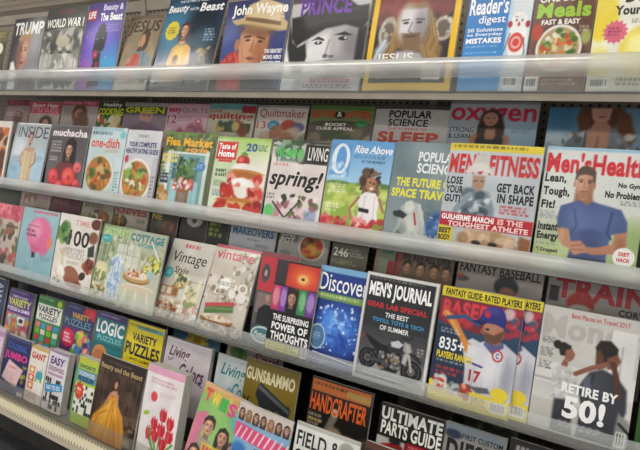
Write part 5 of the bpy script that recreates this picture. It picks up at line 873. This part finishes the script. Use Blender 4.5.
def a(c):
    c.G('2a1c18','3a2820').BR(0,.15,1,.7,'4c3426 241814 5c4030 1a120f 6a4c38',60,.08,3,.6)
    for x in (.1,.2,.8,.9): c.R(x,.12,x+.03,.7,'5a4434',.6).R(x+.035,.12,x+.045,.7,'140e0c',.7)
    c.E(.5,.3,.2,.2,'4c3628',1,0,.8).R(.62,.6,1,.64,'6a5444',.7).R(.62,.66,1,.7,'4c3a30',.7).R(.6,.72,1,1,'3a2a22',.7).BR(.62,.6,1,.98,'6a5444 2c201a 8c705c',22,.06,5)
    c.P('.37,.42 .5,.4 .55,.44 .58,.52 .7,.62 .78,.78 .8,.99 .0,1 .0,.9 .06,.74 .22,.62 .33,.54','d8942c',.03).E(.36,.75,.2,.2,'eaae3c',1,20,.8).E(.62,.82,.08,.18,'b8741c',.9,-10,.7)
    for q,cc in (('.42,.5 .3,.66 .1,.8','f4c058'),('.42,.55 .28,.78 .16,.97','f0bc50'),('.45,.5 .4,.75 .34,.98','c07c20'),('.48,.5 .5,.95','b87420'),('.5,.52 .62,.75 .68,.97','f0b84c'),('.36,.62 .2,.7 .06,.92','b87420')): c.L(q,cc,.03,.65)
    c.E(.46,.28,.06,.065,'2c1a12',.3).E(.42,.36,.05,.08,'34201a',.4).E(.46,.3,.036,.045,'c48c68',.3).P('.4,.38 .5,.36 .55,.42 .38,.44','c89070',.02).L('.38,.41 .31,.52 .26,.6','c48c68',.03).L('.54,.41 .56,.52','c48c68',.03)
    c.T('Beauty and the Beast',.04,.09,.95,.17,'b8a070',.01).Q(.2,.05,.8,.07,'8c7c60',1).R(.78,.84,.96,.94,'b8b0a8',.4)
magazine('h5',a,'dark brown magazine with a woman in a sweeping golden gown, bottom tier front row',G4,lift=.014)
def a(c):
    c.F('f2eaec').R(0,0,1,.08,'e8a8c4').Q(.15,.13,.85,.2,'c87c9c',2).E(.3,.33,.09,.055,'e04c54',.3).E(.16,.53,.09,.025,'a8c83c',.4,-20).Q(.45,.26,.9,.31,'d8b0bc',2)
    for x,y,r in ((.62,.5,.1),(.42,.62,.1),(.82,.56,.1),(.62,.66,.11),(.48,.74,.1),(.84,.7,.1),(.3,.74,.09),(.7,.8,.1)):
        c.L(f'{x},{y+.04} {.58},{.98}','4c8438',.022).P(f'{x-r},{y-.02} {x-r*.6},{y-.085} {x-r*.25},{y-.05} {x},{y-.1} {x+r*.3},{y-.05} {x+r*.7},{y-.08} {x+r},{y} {x+r*.6},{y+.06} {x-r*.6},{y+.06}','d42c3c',.015).L(f'{x-r*.3},{y-.03} {x-r*.2},{y+.04}','f07884',.02,.8).L(f'{x+r*.4},{y-.03} {x+r*.3},{y+.04}','a01828',.015,.8)
    for q in ('.56,.98 .36,.78 .3,.66','.6,.98 .8,.84 .94,.76','.56,.98 .5,.84 .46,.8'): c.L(q,'6ca44c',.045)
    c.BR(.35,.9,.8,.99,'5c9c44 84b85c 3c7c34',16,.05,3)
magazine('h6',a,'pink and white coloring book with red tulips, bottom tier front row',G4,t=.036,spine='c8c4c4')
def a(c):
    c.G('8cc46c','a8d070').P('0,0 1,0 1,.2 0,.12','e8a85c',.03,.8).P('0,.35 .25,.28 .2,.9 0,1','e07c9c',.04).E(.9,.25,.2,.12,'6cc0b0',.5).BR(0,0,1,1,'a4d474 d8e878 6cb888',24,.05,4,.5)
    for i,(ch,q) in enumerate(zip('TWIST','e04c3c f0d840 4cb04c d84c8c ece8e0'.split())): c.T(ch,.06+.18*i,.05+.012*i,.22+.18*i,.19+.012*i,q,.04)
    c.R(0,0,1,.035,'e8b07c')
    for x,y,r_,s_,h_,l_ in ((.9,.54,.12,'d09c80','5c3424',1),(.66,.46,.13,'cc967a','1c1614',1),(.34,.42,.14,'d8a484','2c2018',0),(.2,.76,.14,'d4a088','3c2a20',1),(.84,.84,.13,'c89078','241814',1),(.54,.88,.13,'d8a88c','8c5c34',1)):
        c.P(f'{x-.2},{min(1,y+.28)} {x-.13},{y+.13} {x+.13},{y+.13} {x+.2},{min(1,y+.28)}','8c2c4c' if l_ else 'b0a088',.02).H(x,y,r_,s_,h_,l_)
    c.P('.3,.6 .78,.58 .78,.7 .32,.72','e8d840',.02,.85).Q(.34,.62,.74,.7,'d03c54',1,4,.9,.9)
magazine('h7',a,'teen magazine with lime green background and smiling faces, bottom tier front row',G4,roll=8,bow=.005,lift=.0,gloss=True)
def a(c):
    c.F('8cb4d8').R(0,0,1,.16,'d8c8c0')
    for i in range(7): c.H(.08+.14*i,.1,.06,('c8947a','b88468')[i%2],('2c1c18','8c6434','3c2820')[i%3],1)
    c.P('.0,.2 .5,.22 1,.26 1,.38 .5,.36 0,.34','e84c7c',.02)
    for i in range(9): c.L(f'{.05+.11*i},.34 {.12+.11*i},.23','f4e8ec',.025)
    c.E(.15,.5,.16,.12,'3c7cc0',.4)
    for x,y,r_,s_,h_,l_ in ((.5,.48,.12,'d8a484','3c2820',0),(.24,.66,.11,'cc967a','a87840',1),(.76,.62,.11,'d09c80','d0a458',1),(.58,.74,.1,'c08c70','1c1614',0),(.92,.72,.1,'d4a088','4c3020',1)):
        c.P(f'{x-.16},{min(1,y+.26)} {x-.1},{y+.11} {x+.1},{y+.11} {x+.16},{min(1,y+.26)}',('3c5c9c','c8c4bc')[int(r_*100)%2],.03).H(x,y,r_,s_,h_,l_)
    c.R(0,.92,1,1,'e8d83c')
magazine('h8',a,'teen magazine with pink striped title and small heads along its top, bottom tier',G4,roll=3,bow=.004,lift=.017,gloss=True)
def a(c):
    c.F('e4e4e0').R(0,0,1,.03,'b8b8b4').T('FIELD &',.04,.07,.72,.21,'222222',.01).T('STREAM',.04,.24,.97,.4,'222222',.01).E(.82,.13,.12,.09,'a8a8a0',.2).Q(.75,.1,.9,.17,'5c5c58',2).BR(0,.45,1,1,'6c7c54 8c8c6c 4c5c44 b0a88c',40,.14,3)
magazine('h9',a,'white outdoor magazine with large black title at the bottom edge, bottom tier front row',G4,lift=.006)
def a(c): c.F('2c221e').R(0,.0,1,.06,'5c3428')
magazine('h10',a,'dark brown magazine at the bottom edge below the white-lettered parts magazine',G4)
